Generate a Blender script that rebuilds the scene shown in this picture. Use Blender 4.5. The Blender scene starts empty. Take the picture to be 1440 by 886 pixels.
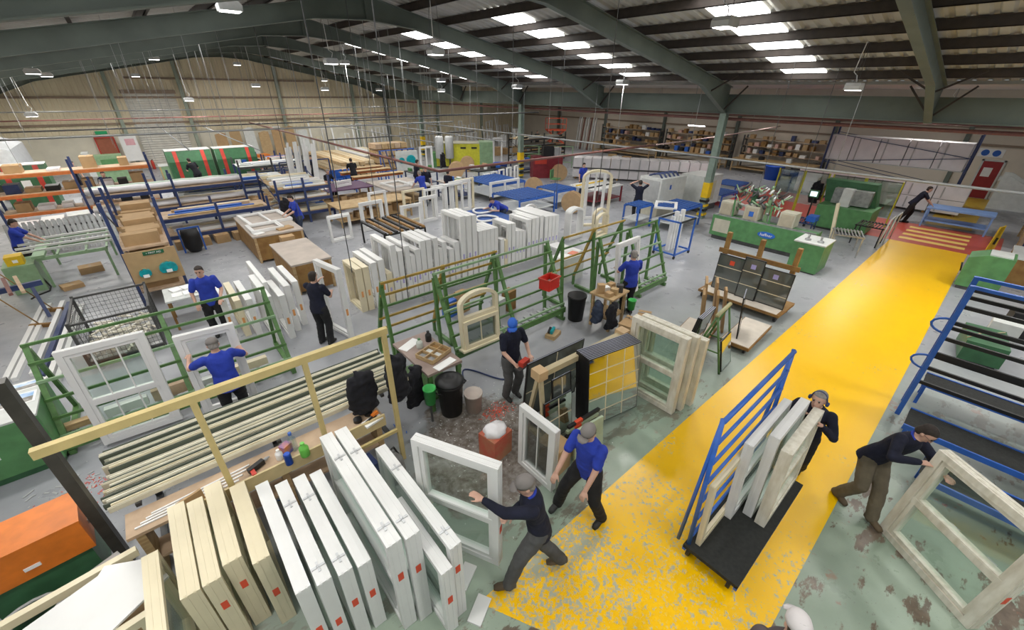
import bpy, bmesh, math, random
from mathutils import Vector, Matrix, noise
random.seed(7)
S = bpy.context.scene
C = S.collection
TS = bpy.data.scenes.new('mesh_work')                            # scratch scene for evaluating modifiers, removed at the end
PI = math.pi
def scratch():
    with bpy.context.temp_override(scene=TS, view_layer=TS.view_layers[0]):
        d = bpy.context.evaluated_depsgraph_get(); d.update(); return d
# ---------------------------------------------------------------- camera
cam = bpy.data.cameras.new('camera'); cam.sensor_width = 36; cam.lens = 14.435; cam.clip_end = 300; cam.clip_start = 0.05
camo = bpy.data.objects.new('camera', cam); C.objects.link(camo); S.camera = camo
yaw, pit, rol = math.radians(48.886), math.radians(28.655), math.radians(.661)
fw = Vector((math.cos(yaw)*math.cos(pit), math.sin(yaw)*math.cos(pit), -math.sin(pit)))
r0 = Vector((math.sin(yaw), -math.cos(yaw), 0)); u0 = r0.cross(fw)
rt = math.cos(rol)*r0 + math.sin(rol)*u0; up = -math.sin(rol)*r0 + math.cos(rol)*u0
M4 = Matrix((rt, up, -fw)).transposed().to_4x4(); M4.translation = (0, 0, 5.1); camo.matrix_world = M4
# ---------------------------------------------------------------- world, exposure
w = bpy.data.worlds.new('world'); S.world = w; w.use_nodes = True
w.node_tree.nodes['Background'].inputs[0].default_value = (.93, .96, 1, 1)
w.node_tree.nodes['Background'].inputs[1].default_value = .38
S.view_settings.view_transform = 'Standard'; S.view_settings.look = 'None'
S.view_settings.exposure = -0.13; S.view_settings.gamma = 1
S.view_settings.use_curve_mapping = False
LAMP_W = 92.0
# ---------------------------------------------------------------- materials
MATS = {}
def mat(name, col, rough=.5, metal=0, var=.12, scale=6, bump=0, spec=.5, emit=0, alpha=1, trans=0, col2=None, bscale=None, stretch=None):
    if name in MATS: return MATS[name]
    m = bpy.data.materials.new(name); m.use_nodes = True; nt = m.node_tree; N = nt.nodes; L = nt.links
    b = N['Principled BSDF']; b.inputs['Roughness'].default_value = rough; b.inputs['Metallic'].default_value = metal
    b.inputs['Specular IOR Level'].default_value = spec
    tc = N.new('ShaderNodeTexCoord'); no = N.new('ShaderNodeTexNoise'); no.inputs['Scale'].default_value = scale; no.inputs['Detail'].default_value = 4
    src = tc.outputs['Object']
    if stretch:
        mp = N.new('ShaderNodeMapping'); mp.inputs['Scale'].default_value = stretch; L.new(src, mp.inputs[0]); src = mp.outputs[0]
    L.new(src, no.inputs['Vector'])
    mx = N.new('ShaderNodeMix'); mx.data_type = 'RGBA'
    c2 = col2 or tuple(c*(1-var) for c in col)
    mx.inputs[6].default_value = (*col, 1); mx.inputs[7].default_value = (*c2, 1)
    cr = N.new('ShaderNodeValToRGB'); cr.color_ramp.elements[0].position = .35; cr.color_ramp.elements[1].position = .65
    L.new(no.outputs[0], cr.inputs[0]); L.new(cr.outputs[0], mx.inputs[0]); L.new(mx.outputs[2], b.inputs['Base Color'])
    if bump:
        bp = N.new('ShaderNodeBump'); bp.inputs['Strength'].default_value = bump; bp.inputs['Distance'].default_value = .02
        n2 = N.new('ShaderNodeTexNoise'); n2.inputs['Scale'].default_value = bscale or scale*4; L.new(src, n2.inputs['Vector'])
        L.new(n2.outputs[0], bp.inputs['Height']); L.new(bp.outputs[0], b.inputs['Normal'])
    if emit:
        b.inputs['Emission Color'].default_value = (*col, 1); b.inputs['Emission Strength'].default_value = emit
    if trans: b.inputs['Transmission Weight'].default_value = trans; b.inputs['IOR'].default_value = 1.45
    if alpha < 1: b.inputs['Alpha'].default_value = alpha
    MATS[name] = m; return m
white = mat('white_upvc', (.76,.76,.75), .35, var=.05, scale=3)
cream = mat('cream_upvc', (.74,.66,.47), .4, var=.07, scale=3)
ash = mat('woodgrain_white_upvc', (.76,.73,.64), .45, col2=(.60,.56,.46), scale=14, stretch=(1,1,.25))
greenp = mat('green_paint', (.10,.27,.10), .45, var=.25, scale=5)
greend = mat('dark_green_paint', (.045,.15,.065), .45, var=.25, scale=5)
greenl = mat('light_green_paint', (.27,.42,.24), .45, var=.2)
rackg = mat('rack_green', (.10,.22,.065), .45, var=.3, scale=8)
ochre = mat('ochre_rail', (.42,.28,.05), .5, var=.3, scale=8)
bluep = mat('blue_paint', (.03,.13,.52), .4, var=.2)
blued = mat('navy_blue_steel', (.03,.05,.15), .4, var=.2)
blueb = mat('blue_brush_bed', (.02,.09,.36), .7, var=.5, scale=30)
orangep = mat('orange_paint', (.75,.20,.02), .45, var=.2)
orangeb = mat('orange_beam', (.60,.17,.04), .5, var=.2)
redp = mat('red_paint', (.55,.05,.03), .5, var=.2)
maroon = mat('maroon_paint', (.22,.02,.03), .45, var=.2)
purple = mat('purple_top', (.10,.035,.10), .6, var=.2)
yellowp = mat('yellow_paint', (.80,.52,.01), .5, var=.15)
yellg = mat('lime_yellow_paint', (.62,.60,.04), .5, var=.15)
wood = mat('pine_wood', (.50,.36,.19), .65, col2=(.38,.25,.12), scale=5, stretch=(1,1,6))
woodd = mat('brown_timber', (.30,.17,.05), .65, col2=(.22,.11,.03), scale=5)
mdf = mat('brown_board', (.44,.30,.15), .65, var=.1)
ply = mat('worn_plywood', (.55,.40,.27), .7, col2=(.42,.30,.2), scale=4)
card = mat('cardboard', (.46,.30,.15), .8, var=.15, scale=3)
benchm = mat('grey_bench_top', (.46,.40,.35), .7, var=.15, scale=3)
black = mat('black_plastic', (.012,.012,.013), .5, var=.3)
rubber = mat('black_rubber', (.02,.022,.02), .85, var=.4, scale=20, bump=.3)
cloth = mat('black_cloth', (.012,.012,.018), .95, var=.5, scale=9)
steel = mat('galvanised_steel', (.45,.46,.46), .4, .7, var=.3, scale=8)
steeld = mat('dark_steel', (.10,.10,.10), .5, .4, var=.3)
gray = mat('grey_plastic', (.42,.43,.43), .5)
lgray = mat('light_grey_paint', (.62,.64,.62), .45, var=.1)
beige = mat('machine_beige', (.52,.50,.40), .5, var=.12)
paper = mat('white_paper', (.85,.85,.84), .8, var=.04)
wrap = mat('white_stretch_wrap', (.78,.76,.78), .25, var=.1, scale=2, bump=.4, bscale=5)
stick_r = mat('red_sticker', (.75,.08,.03), .5, var=.1)
stick_o = mat('orange_tape', (.80,.36,.12), .5, var=.2)
stick_v = mat('lilac_tape', (.42,.38,.70), .5, var=.2)
teal = mat('teal_plastic', (.0,.35,.40), .35, var=.35, scale=10)
bucket_m = mat('pale_bucket', (.66,.58,.52), .6)
concrete = mat('pallet_wood', (.38,.30,.21), .8)
def glassmat(name, tint, alpha):
    if name in MATS: return MATS[name]
    m = bpy.data.materials.new(name); m.use_nodes = True; nt = m.node_tree; N = nt.nodes; L = nt.links
    N.remove(N['Principled BSDF']); o = N['Material Output']
    t = N.new('ShaderNodeBsdfTransparent'); t.inputs[0].default_value = (*tint, 1)
    g = N.new('ShaderNodeBsdfGlossy'); g.inputs['Roughness'].default_value = .05; g.inputs[0].default_value = (.9,.95,.95,1)
    fr = N.new('ShaderNodeLayerWeight'); fr.inputs[0].default_value = .5
    pw_ = N.new('ShaderNodeMath'); pw_.operation = 'POWER'; pw_.inputs[1].default_value = 5; L.new(fr.outputs['Facing'], pw_.inputs[0])
    ad = N.new('ShaderNodeMath'); ad.operation = 'MULTIPLY_ADD'; ad.inputs[1].default_value = .6; ad.inputs[2].default_value = alpha+.03; L.new(pw_.outputs[0], ad.inputs[0])
    mx = N.new('ShaderNodeMixShader'); L.new(ad.outputs[0], mx.inputs[0]); L.new(t.outputs[0], mx.inputs[1]); L.new(g.outputs[0], mx.inputs[2]); L.new(mx.outputs[0], o.inputs[0])
    MATS[name] = m; return m
glass = glassmat('clear_glass', (.90,.95,.92), .02)
glassd = glassmat('dark_glass', (.55,.58,.56), .12)
# ---------------------------------------------------------------- mesh helpers
def B(): return bmesh.new()
def hexa(bm, v):
    vs = [bm.verts.new(p) for p in v]
    for f in ((0,3,2,1),(4,5,6,7),(0,1,5,4),(1,2,6,5),(2,3,7,6),(3,0,4,7)): bm.faces.new([vs[i] for i in f])
    return vs
def bx(bm, x0, x1, y0, y1, z0, z1):
    hexa(bm, [(x0,y0,z0),(x1,y0,z0),(x1,y1,z0),(x0,y1,z0),(x0,y0,z1),(x1,y0,z1),(x1,y1,z1),(x0,y1,z1)]); return bm
def bar(bm, p, q, w, h, upv=(0,0,1)):
    p = Vector(p); q = Vector(q); d = (q-p).normalized(); u = Vector(upv)
    if abs(d.dot(u)) > .98: u = Vector((0,1,0))
    s = d.cross(u).normalized(); t = s.cross(d)
    s *= w/2; t *= h/2
    hexa(bm, [p-s-t, p+s-t, q+s-t, q-s-t, p-s+t, p+s+t, q+s+t, q-s+t]); return bm
def tube(bm, pts, r, n=8, caps=True):
    pts = [Vector(p) for p in pts]; rr = r if isinstance(r, (list, tuple)) else [r]*len(pts); rings = []
    ref = None
    for i, p in enumerate(pts):
        d = (pts[min(i+1, len(pts)-1)] - pts[max(i-1, 0)]).normalized()
        if ref is None: ref = d.orthogonal().normalized()
        ref = (ref - d*ref.dot(d)).normalized(); s = d.cross(ref)
        rings.append([bm.verts.new(p + (ref*math.cos(2*PI*k/n) + s*math.sin(2*PI*k/n))*rr[i]) for k in range(n)])
    for a, b in zip(rings, rings[1:]):
        for k in range(n): bm.faces.new([a[k], a[(k+1)%n], b[(k+1)%n], b[k]])
    if caps: bm.faces.new(rings[0][::-1]); bm.faces.new(rings[-1])
    return bm
def lathe(bm, prof, n=20, c=(0,0,0), axis='z'):
    rings = []; c = Vector(c)
    for r, z in prof:
        ring = []
        for k in range(n):
            a = 2*PI*k/n; v = Vector((r*math.cos(a), r*math.sin(a), z))
            if axis == 'x': v = Vector((v.z, v.x, v.y))
            if axis == 'y': v = Vector((v.y, v.z, v.x))
            ring.append(bm.verts.new(c+v))
        rings.append(ring)
    for a, b in zip(rings, rings[1:]):
        for k in range(n): bm.faces.new([a[k], a[(k+1)%n], b[(k+1)%n], b[k]])
    bm.faces.new(rings[0][::-1]); bm.faces.new(rings[-1]); return bm
def prism(bm, poly, a0, a1, axis='y'):
    # poly in the plane of the other two axes
    def mk(u, v, a): return {'y': (u, a, v), 'x': (a, u, v), 'z': (u, v, a)}[axis]
    A = [bm.verts.new(mk(u, v, a0)) for u, v in poly]; Bv = [bm.verts.new(mk(u, v, a1)) for u, v in poly]; n = len(poly)
    bm.faces.new(A); bm.faces.new(Bv[::-1])
    for k in range(n): bm.faces.new([A[(k+1)%n], A[k], Bv[k], Bv[(k+1)%n]])
    return bm
def ring(bm, w, h, f, y0, y1, z0=0, cx=0):
    # mitred rectangular frame in the xz plane
    o = [(cx-w/2,z0),(cx+w/2,z0),(cx+w/2,z0+h),(cx-w/2,z0+h)]; i = [(cx-w/2+f,z0+f),(cx+w/2-f,z0+f),(cx+w/2-f,z0+h-f),(cx-w/2+f,z0+h-f)]
    V = [[bm.verts.new((x, y, z)) for x, z in P] for P in (o, i) for y in (y0, y1)]
    o0, o1, i0, i1 = V
    for k in range(4):
        j = (k+1) % 4
        bm.faces.new([o0[k], o0[j], i0[j], i0[k]]); bm.faces.new([o1[j], o1[k], i1[k], i1[j]])
        bm.faces.new([o0[j], o0[k], o1[k], o1[j]]); bm.faces.new([i0[k], i0[j], i1[j], i1[k]])
    return bm
def ring_h(w, d, f, z0, z1):
    b = B()
    for a, c in (((-w/2,-d/2),(w/2,-d/2+f)),((-w/2,d/2-f),(w/2,d/2)),((-w/2,-d/2+f),(-w/2+f,d/2-f)),((w/2-f,-d/2+f),(w/2,d/2-f))): bx(b, a[0], c[0], a[1], c[1], z0, z1)
    return b
def hexa_lean(w, d, h): return prism(B(), [(-w/2,0),(w/2,0),(w/2*.9,h*.97),(w/2*.2,h),(-w/2*.85,h*.95)], -d/2, d/2, 'y')
def hexa_b(q, t):
    bm = B(); hexa(bm, [(*p[:2], p[2]-t) for p in q] + [tuple(p) for p in q]); return bm
def sphere(bm, c, r, sx=1, sy=1, sz=1, u=12, v=8):
    mt = Matrix.Translation(c) @ Matrix.Diagonal((sx*r, sy*r, sz*r, 1))
    bmesh.ops.create_uvsphere(bm, u_segments=u, v_segments=v, radius=1, matrix=mt); return bm
def mesh(name, bm, m, smooth=False):
    bmesh.ops.recalc_face_normals(bm, faces=bm.faces)
    me = bpy.data.meshes.new(name); bm.to_mesh(me); bm.free()
    if m: me.materials.append(m)
    if smooth:
        for p in me.polygons: p.use_smooth = True
    return me
def link(name, me, parent=None):
    o = bpy.data.objects.new(name, me); C.objects.link(o)
    if parent: o.parent = parent
    return o
def obj(name, bm, m, parent=None, smooth=False): return link(name, mesh(name, bm, m, smooth), parent)
def tag(o, label, cat, group=None):
    o['label'] = label; o['category'] = cat
    if group: o['group'] = group
    return o
def thing(name, label, cat, loc=(0,0,0), rotz=0, group=None):
    o = bpy.data.objects.new(name, None); C.objects.link(o); o.location = loc; o.rotation_euler = (0,0,rotz); o.empty_display_size = .1
    return tag(o, label, cat, group)
def struct(name, bm, m, parent=None):
    o = obj(name, bm, m, parent)
    if not parent: o['kind'] = 'structure'
    return o
def kids(o): return [c for c in C.objects if c.parent == o]
def dup(o, loc=None, rotz=None, label=None, parent=None, group=None):
    c = o.copy(); C.objects.link(c); c.parent = parent
    if loc is not None: c.location = loc
    if rotz is not None: c.rotation_euler = (0,0,rotz)
    if label: c['label'] = label
    if group: c['group'] = group
    for k in list(o.children): dup(k, parent=c)
    return c
def box_at(name, loc, size, m, label, cat, rotz=0, group=None):
    o = obj(name, bx(B(), -size[0]/2, size[0]/2, -size[1]/2, size[1]/2, 0, size[2]), m); o.location = loc; o.rotation_euler = (0,0,rotz)
    return tag(o, label, cat, group)
def pbox(name, x0, x1, y0, y1, z0, z1, m, parent): return obj(name, bx(B(), x0, x1, y0, y1, z0, z1), m, parent)
def pbar(name, p, q, w, h, m, parent): return obj(name, bar(B(), p, q, w, h), m, parent)
def ptube(name, pts, r, m, parent, n=8): return obj(name, tube(B(), pts, r, n), m, parent, True)
_TXT = {}
def text(s, size, m, parent, loc, rot, name='lettering'):
    cu = bpy.data.curves.new('t', 'FONT'); cu.body = s; cu.size = size; cu.align_x = 'CENTER'; cu.align_y = 'CENTER'; cu.extrude = .002
    t = bpy.data.objects.new('t', cu); TS.collection.objects.link(t)
    me = bpy.data.meshes.new_from_object(t.evaluated_get(scratch())); bpy.data.objects.remove(t)
    me.materials.clear(); me.materials.append(m); o = link(name, me, parent); o.location = loc; o.rotation_euler = rot; return o

# ================================================================ THE BUILDING
RX, SL, YG, XV, XW, XL = 6.8, .19, 40.0, 19.0, 35.7, -5.6      # ridge, slope, gable, valley line, far side wall, near side wall
YN = -9.0
def zr(x): return 7.2 - SL*abs(x-RX)                           # underside of rafters
# ---- floor: painted concrete, worn
def floor_mat():
    m = bpy.data.materials.new('painted_concrete'); m.use_nodes = True; nt = m.node_tree; N = nt.nodes; L = nt.links; b = N['Principled BSDF']
    tc = N.new('ShaderNodeTexCoord'); P0 = tc.outputs['Object']
    def nz(sc, det=6, rough=.6, st=None):
        n = N.new('ShaderNodeTexNoise'); n.inputs['Scale'].default_value = sc; n.inputs['Detail'].default_value = det; n.inputs['Roughness'].default_value = rough
        if st:
            mp = N.new('ShaderNodeMapping'); mp.inputs['Scale'].default_value = st; L.new(P0, mp.inputs[0]); L.new(mp.outputs[0], n.inputs[0])
        else: L.new(P0, n.inputs[0])
        return n.outputs[0]
    def ramp(v, a, c, ca=(0,0,0,1), cb=(1,1,1,1)):
        r = N.new('ShaderNodeValToRGB'); r.color_ramp.elements[0].position = a; r.color_ramp.elements[1].position = c
        r.color_ramp.elements[0].color = ca; r.color_ramp.elements[1].color = cb; L.new(v, r.inputs[0]); return r.outputs[0]
    def mix(f, a, c):
        x = N.new('ShaderNodeMix'); x.data_type = 'RGBA'
        if isinstance(f, float): x.inputs[0].default_value = f
        else: L.new(f, x.inputs[0])
        for s, v in ((6, a), (7, c)):
            if isinstance(v, tuple): x.inputs[s].default_value = (*v, 1)
            else: L.new(v, x.inputs[s])
        return x.outputs[2]
    def mul(a, c):
        x = N.new('ShaderNodeMath'); x.operation = 'MULTIPLY'; L.new(a, x.inputs[0]); L.new(c, x.inputs[1]); return x.outputs[0]
    sp = N.new('ShaderNodeSeparateXYZ'); L.new(P0, sp.inputs[0])
    def band(sock, a, c):
        mr = N.new('ShaderNodeMapRange'); mr.inputs[1].default_value = a; mr.inputs[2].default_value = c; L.new(sock, mr.inputs[0]); return mr.outputs[0]
    grey = mix(ramp(nz(.5), .35, .65), (.37,.38,.405), (.28,.29,.315))
    grn = mix(ramp(nz(.7), .35, .65), (.33,.40,.32), (.25,.32,.25))
    near = mul(band(sp.outputs[1], 5.2, 2.6), band(sp.outputs[0], 13, 6))          # pale green paint beside the walkway
    base = mix(near, grey, grn)
    brown = mix(ramp(nz(3), .4, .6), (.115,.085,.06), (.20,.155,.115))
    worn = ramp(nz(.95, 10, .68, (1, 2.2, 1)), .555, .58)
    fine = ramp(nz(5, 8, .7), .63, .66)
    zone = mul(band(sp.outputs[1], 4.2, 1.5), band(sp.outputs[0], 12, 7))
    base = mix(mul(worn, zone), base, brown)
    base = mix(mul(fine, zone), base, mix(.5, (.42,.30,.24), (.16,.13,.10)))
    # bare, dirty concrete round the glazing station
    def blob(cx, cy, r):
        vm = N.new('ShaderNodeVectorMath'); vm.operation = 'DISTANCE'; L.new(P0, vm.inputs[0]); vm.inputs[1].default_value = (cx, cy, 0)
        a = N.new('ShaderNodeMath'); a.operation = 'ADD'; L.new(vm.outputs[1], a.inputs[0]); n = nz(1.6, 8, .65)
        k = N.new('ShaderNodeMath'); k.operation = 'MULTIPLY'; L.new(n, k.inputs[0]); k.inputs[1].default_value = 1.6; L.new(k.outputs[0], a.inputs[1])
        return ramp(a.outputs[0], 0, 1) if False else band(a.outputs[0], r+.85, r+.72)
    base = mix(blob(2.9, 3.95, 1.15), base, mix(ramp(nz(9, 8, .7), .42, .6), (.13,.105,.085), (.27,.25,.23)))
    base = mix(blob(2.3, 3.2, .45), base, mix(ramp(nz(9, 8, .7), .42, .6), (.15,.12,.10), (.27,.25,.23)))
    redw = mul(ramp(nz(2.2, 9, .7), .60, .63), zone); base = mix(mul(redw, ramp(nz(.4), .5, .58)), base, (.36,.13,.08))
    dirt = ramp(nz(14, 8, .7), .62, .7); base = mix(mul(dirt, ramp(nz(.6), .45, .6)), base, (.17,.16,.15))
    L.new(base, b.inputs['Base Color'])
    rr = ramp(nz(2), .3, .7, (.22,.22,.22,1), (.5,.5,.5,1)); L.new(rr, b.inputs['Roughness'])
    bp = N.new('ShaderNodeBump'); bp.inputs['Strength'].default_value = .15; bp.inputs['Distance'].default_value = .01; L.new(nz(8), bp.inputs['Height']); L.new(bp.outputs[0], b.inputs['Normal'])
    return m
def paint_mat(name, c1, c2, peel, near):
    # floor paint, chipped away to the green-grey coat below
    m = bpy.data.materials.new(name); m.use_nodes = True; nt = m.node_tree; N = nt.nodes; L = nt.links; b = N['Principled BSDF']
    tc = N.new('ShaderNodeTexCoord')
    def nz(sc, det=6, rough=.6):
        n = N.new('ShaderNodeTexNoise'); n.inputs['Scale'].default_value = sc; n.inputs['Detail'].default_value = det; n.inputs['Roughness'].default_value = rough; L.new(tc.outputs['Object'], n.inputs[0]); return n.outputs[0]
    mx = N.new('ShaderNodeMix'); mx.data_type = 'RGBA'; mx.inputs[6].default_value = (*c1,1); mx.inputs[7].default_value = (*c2,1); L.new(nz(1.1), mx.inputs[0])
    sp = N.new('ShaderNodeSeparateXYZ'); L.new(tc.outputs['Object'], sp.inputs[0])
    mr = N.new('ShaderNodeMapRange'); mr.inputs[1].default_value = near[0]; mr.inputs[2].default_value = near[1]; mr.inputs[3].default_value = peel; mr.inputs[4].default_value = 0; L.new(sp.outputs[0], mr.inputs[0])
    ad = N.new('ShaderNodeMath'); ad.operation = 'ADD'; L.new(nz(13, 14, .8), ad.inputs[0]); L.new(mr.outputs[0], ad.inputs[1])
    ad2 = N.new('ShaderNodeMath'); ad2.operation = 'MULTIPLY_ADD'; L.new(nz(.8, 3), ad2.inputs[0]); ad2.inputs[1].default_value = .35; L.new(ad.outputs[0], ad2.inputs[2])
    cr = N.new('ShaderNodeValToRGB'); cr.color_ramp.elements[0].position = .79; cr.color_ramp.elements[1].position = .84; L.new(ad2.outputs[0], cr.inputs[0])
    m2 = N.new('ShaderNodeMix'); m2.data_type = 'RGBA'; L.new(cr.outputs[0], m2.inputs[0]); L.new(mx.outputs[2], m2.inputs[6]); m2.inputs[7].default_value = (.42,.44,.34,1)
    L.new(m2.outputs[2], b.inputs['Base Color']); b.inputs['Roughness'].default_value = .33; return m
fl = struct('floor', bx(B(), XL-.3, XW+.3, YN, YG+.3, -.3, 0), floor_mat())
yel = paint_mat('yellow_floor_paint', (1.0,.60,.0), (.92,.51,.0), .15, (1.5, 6.5))
redf = paint_mat('red_floor_paint', (.55,.09,.06), (.48,.07,.05), .0, (1, 2))
wk = B(); prism(wk, [(1.40,2.12),(22.0,2.12),(22.0,-.14),(2.6,-.14)], .000, .004, 'z')
struct('walkway', wk, yel, fl)
struct('floor_paint_red', bx(B(), 22.0, 25.8, -.9, 12, 0, .003), redf, fl)
struct('floor_paint_red', bx(B(), 25.8, 28.5, 3.5, 12, 0, .003), redf, fl)
for i in range(4): struct('crossing_stripe', bx(B(), 22.55+i*.75, 22.9+i*.75, .0, 1.95, .003, .006), mat('pale_yellow_stripe', (.85,.60,.15), .5), fl)
struct('walkway', bx(B(), 26.2, 35.5, .1, 1.6, 0, .003), mat('far_walkway', (.62,.42,.05), .4), fl)
# ---- gable wall: blockwork below, vertical ribbed sheeting above
sheet = mat('beige_sheeting', (.80,.71,.52), .6, col2=(.68,.59,.43), scale=.5, stretch=(1,1,.4))
block = mat('painted_blockwork', (.76,.72,.60), .8, var=.12, scale=1.2)
frameg = mat('grey_green_steel', (.145,.175,.15), .55, var=.2, scale=1.5)
purl = mat('brown_purlin_steel', (.055,.042,.035), .6, var=.25)
pipe_r = mat('red_brown_pipe', (.22,.09,.075), .5, var=.2)
pipe_g = mat('grey_conduit', (.32,.33,.33), .45, .3)
def ribbed(bm, a0, a1, axis, fixed, ztop, z0, pitch=.30, dep=.035, sgn=-1):
    # sheeting whose top follows ztop(a)
    prev = None; a = a0
    pts = []
    while a < a1:
        for da, dd in ((0,0),(.04,dep),(pitch*.35,dep),(pitch*.35+.04,0)): pts.append((a+da, dd))
        a += pitch
    pts.append((a1, 0))
    for t, d in pts:
        t = min(t, a1)
        mk = (lambda z: (t, fixed+sgn*d, z)) if axis == 'x' else (lambda z: (fixed+sgn*d, t, z))
        cur = (bm.verts.new(mk(z0)), bm.verts.new(mk(ztop(t))))
        if prev: bm.faces.new([prev[0], cur[0], cur[1], prev[1]])
        prev = cur
    return bm
gw = struct('wall_gable', bx(B(), XL, XW, YG+.05, YG+.3, 0, 2.3), block)
def zg(x): return zr(x)+.6 if x < XV else 5.4
struct('sheeting', ribbed(B(), XL, XV, 'x', YG, zg, 2.3), sheet, gw)
struct('sheeting', ribbed(B(), XV, XW, 'x', YG, zg, 0), sheet, gw)
for x in (.05, 3.86, 10.1, 16.0, 24.5, 30): struct('wall_post', bx(B(), x-.1, x+.1, YG-.28, YG-.04, 0, zr(x) if x < XV else 4.6), mat('pale_green_steel', (.33,.38,.31), .5), gw)
for z in (2.9, 4.45, 5.6):
    x0, x1 = (XL, XV) if z < 5 else (1.0, 13)
    struct('wall_rail', bx(B(), x0, x1, YG-.12, YG-.04, z-.06, z+.06), mat('brown_rail', (.30,.22,.16), .6), gw)
dr = struct('door_1', bx(B(), .62, 3.42, YG-.06, YG, 0, 4.68), mat('roller_door_grey', (.68,.66,.60), .5))
for i in range(31): struct('shutter_slat', prism(B(), [(YG-.07,.02+i*.15),(YG-.10,.05+i*.15),(YG-.10,.12+i*.15),(YG-.07,.15+i*.15)], .66, 3.38, 'x'), MATS['roller_door_grey'], dr)
struct('door_head', bx(B(), .55, 3.5, YG-.2, YG-.03, 4.68, 4.9), mat('brown_rail', (.3,.2,.1)), dr)
d2 = struct('door_2', bx(B(), -1.6, -.75, YG-.05, YG+.02, 0, 2.05), mat('brown_door', (.40,.13,.07), .5))
struct('door_frame', ring(B(), 1.0, 2.13, .07, YG-.09, YG+.03, 0, -1.175), redp, d2)
sg = box_at('exit_sign', (-1.2, YG-.12, 2.3), (.6,.03,.2), mat('exit_green', (.02,.42,.16), .5), 'green fire exit sign above the brown door in the gable wall', 'sign')
# ---- far side wall behind the valley
wr = struct('wall_right', bx(B(), XW, XW+.25, -8.9, YG, 0, 5.4), mat('cream_wall', (.72,.65,.55), .8, var=.1, scale=.8))
for y in (2.2, 8.5, 14.8, 21, 27.3, 33.5): struct('wall_post', bx(B(), XW-.25, XW, y-.1, y+.1, 0, 4.6), frameg, wr)
for z in (2.75, 3.6): struct('wall_rail', bx(B(), XW-.12, XW, -8.9, YG, z-.05, z+.05), mat('brown_rail', (.3,.2,.1)), wr)
d3 = struct('door_3', bx(B(), XW-.06, XW+.02, .33, 1.1, 0, 1.95), mat('dark_red_door', (.33,.03,.035), .45))
struct('pane', bx(B(), XW-.075, XW-.055, .62, .98, 1.15, 1.62), paper, d3)
struct('door_frame', bx(B(), XW-.1, XW, 1.1, 1.18, 0, 2.03), lgray, d3); struct('door_frame', bx(B(), XW-.1, XW, .25, .33, 0, 2.03), lgray, d3)
struct('door_frame', bx(B(), XW-.1, XW, .25, 1.18, 1.95, 2.03), lgray, d3)
sgb = box_at('safety_sign', (XW-.02, 1.0, 2.15), (.03, 1.0, .42), paper, 'white board with two round blue mandatory signs above the red door', 'sign')
for y in (-.22, .22): obj('round_symbol', lathe(B(), [(.16,0),(.16,.02)], 20, (-.035, y, .21), 'x'), mat('sign_blue', (.02,.12,.5), .4), sgb)
wl = struct('wall_left', bx(B(), XL-.25, XL, 8, YG, 0, 2.3), block)
struct('sheeting', ribbed(B(), 8, YG, 'y', XL, lambda t: 5.3, 2.3, sgn=1), sheet, wl)
# ---- roof
roofm = mat('grey_roof_sheet', (.50,.50,.47), .55, col2=(.40,.39,.36), scale=.8)
rl = mat('rooflight_sheet', (1,1,.98), .4, emit=7, var=.02)
ce = None
def roof_slope(bm, x0, x1, zf, y0, y1, pitch=.33, dep=.05):
    y = y0; prev = None
    while y < y1:
        for dy, dz in ((0,0),(.05,dep),(.13,dep),(.18,0)):
            a = bm.verts.new((x0, y+dy, zf(x0)+dz)); b = bm.verts.new((x1, y+dy, zf(x1)+dz))
            if prev: bm.faces.new([prev[0], a, b, prev[1]])
            prev = (a, b)
        y += pitch
    return bm
zro = lambda x: zr(x)+.66
bmr = B(); roof_slope(bmr, RX, XV+.4, zro, YN, YG+.2); roof_slope(bmr, XL-.3, RX, zro, YN, YG+.2)
ce = struct('ceiling', bmr, roofm)
struct('valley_roof', bx(B(), XV+.3, XW+.3, YN, YG+.3, 5.4, 5.5), roofm, ce)
RAF = [2.2-6.27, 2.2, 8.55, 14.9, 21.1, 27.4, 33.6, 39.6]
for y in RAF:
    for x1 in (XV, XL):
        s = 1 if x1 > RX else -1
        b_ = B(); L0 = abs(x1-RX); hx = x1 - s*2.4
        web = [(RX, 7.0), (RX+s*1.6, zr(RX+s*1.6)), (hx, zr(hx)), (x1, zr(x1)-.55), (x1, zr(x1)+.44), (RX, 7.64)]
        prism(b_, web, y-.012, y+.012, 'y')
        bot = web[:4]
        for (xa, za), (xb, zb) in zip(bot, bot[1:]): bar(b_, (xa,y,za), (xb,y,zb), .2, .022)
        bar(b_, (RX,y,7.63), (x1,y,zr(x1)+.43), .2, .022)
        struct('rafter', b_, frameg, ce)
    struct('apex_plate', bx(B(), RX-.02, RX+.02, y-.11, y+.11, 6.98, 7.66), frameg, ce)
px = [6.95+1.37*k for k in range(9)]
for x in px + [2*RX-p for p in px]:
    b_ = B(); bx(b_, x-.008, x+.008, YN, YG, zr(x)+.44, zr(x)+.66); bx(b_, x-.008, x+.06, YN, YG, zr(x)+.44, zr(x)+.455); bx(b_, x-.06, x+.008, YN, YG, zr(x)+.64, zr(x)+.655)
    struct('purlin', b_, purl, ce)
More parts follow.
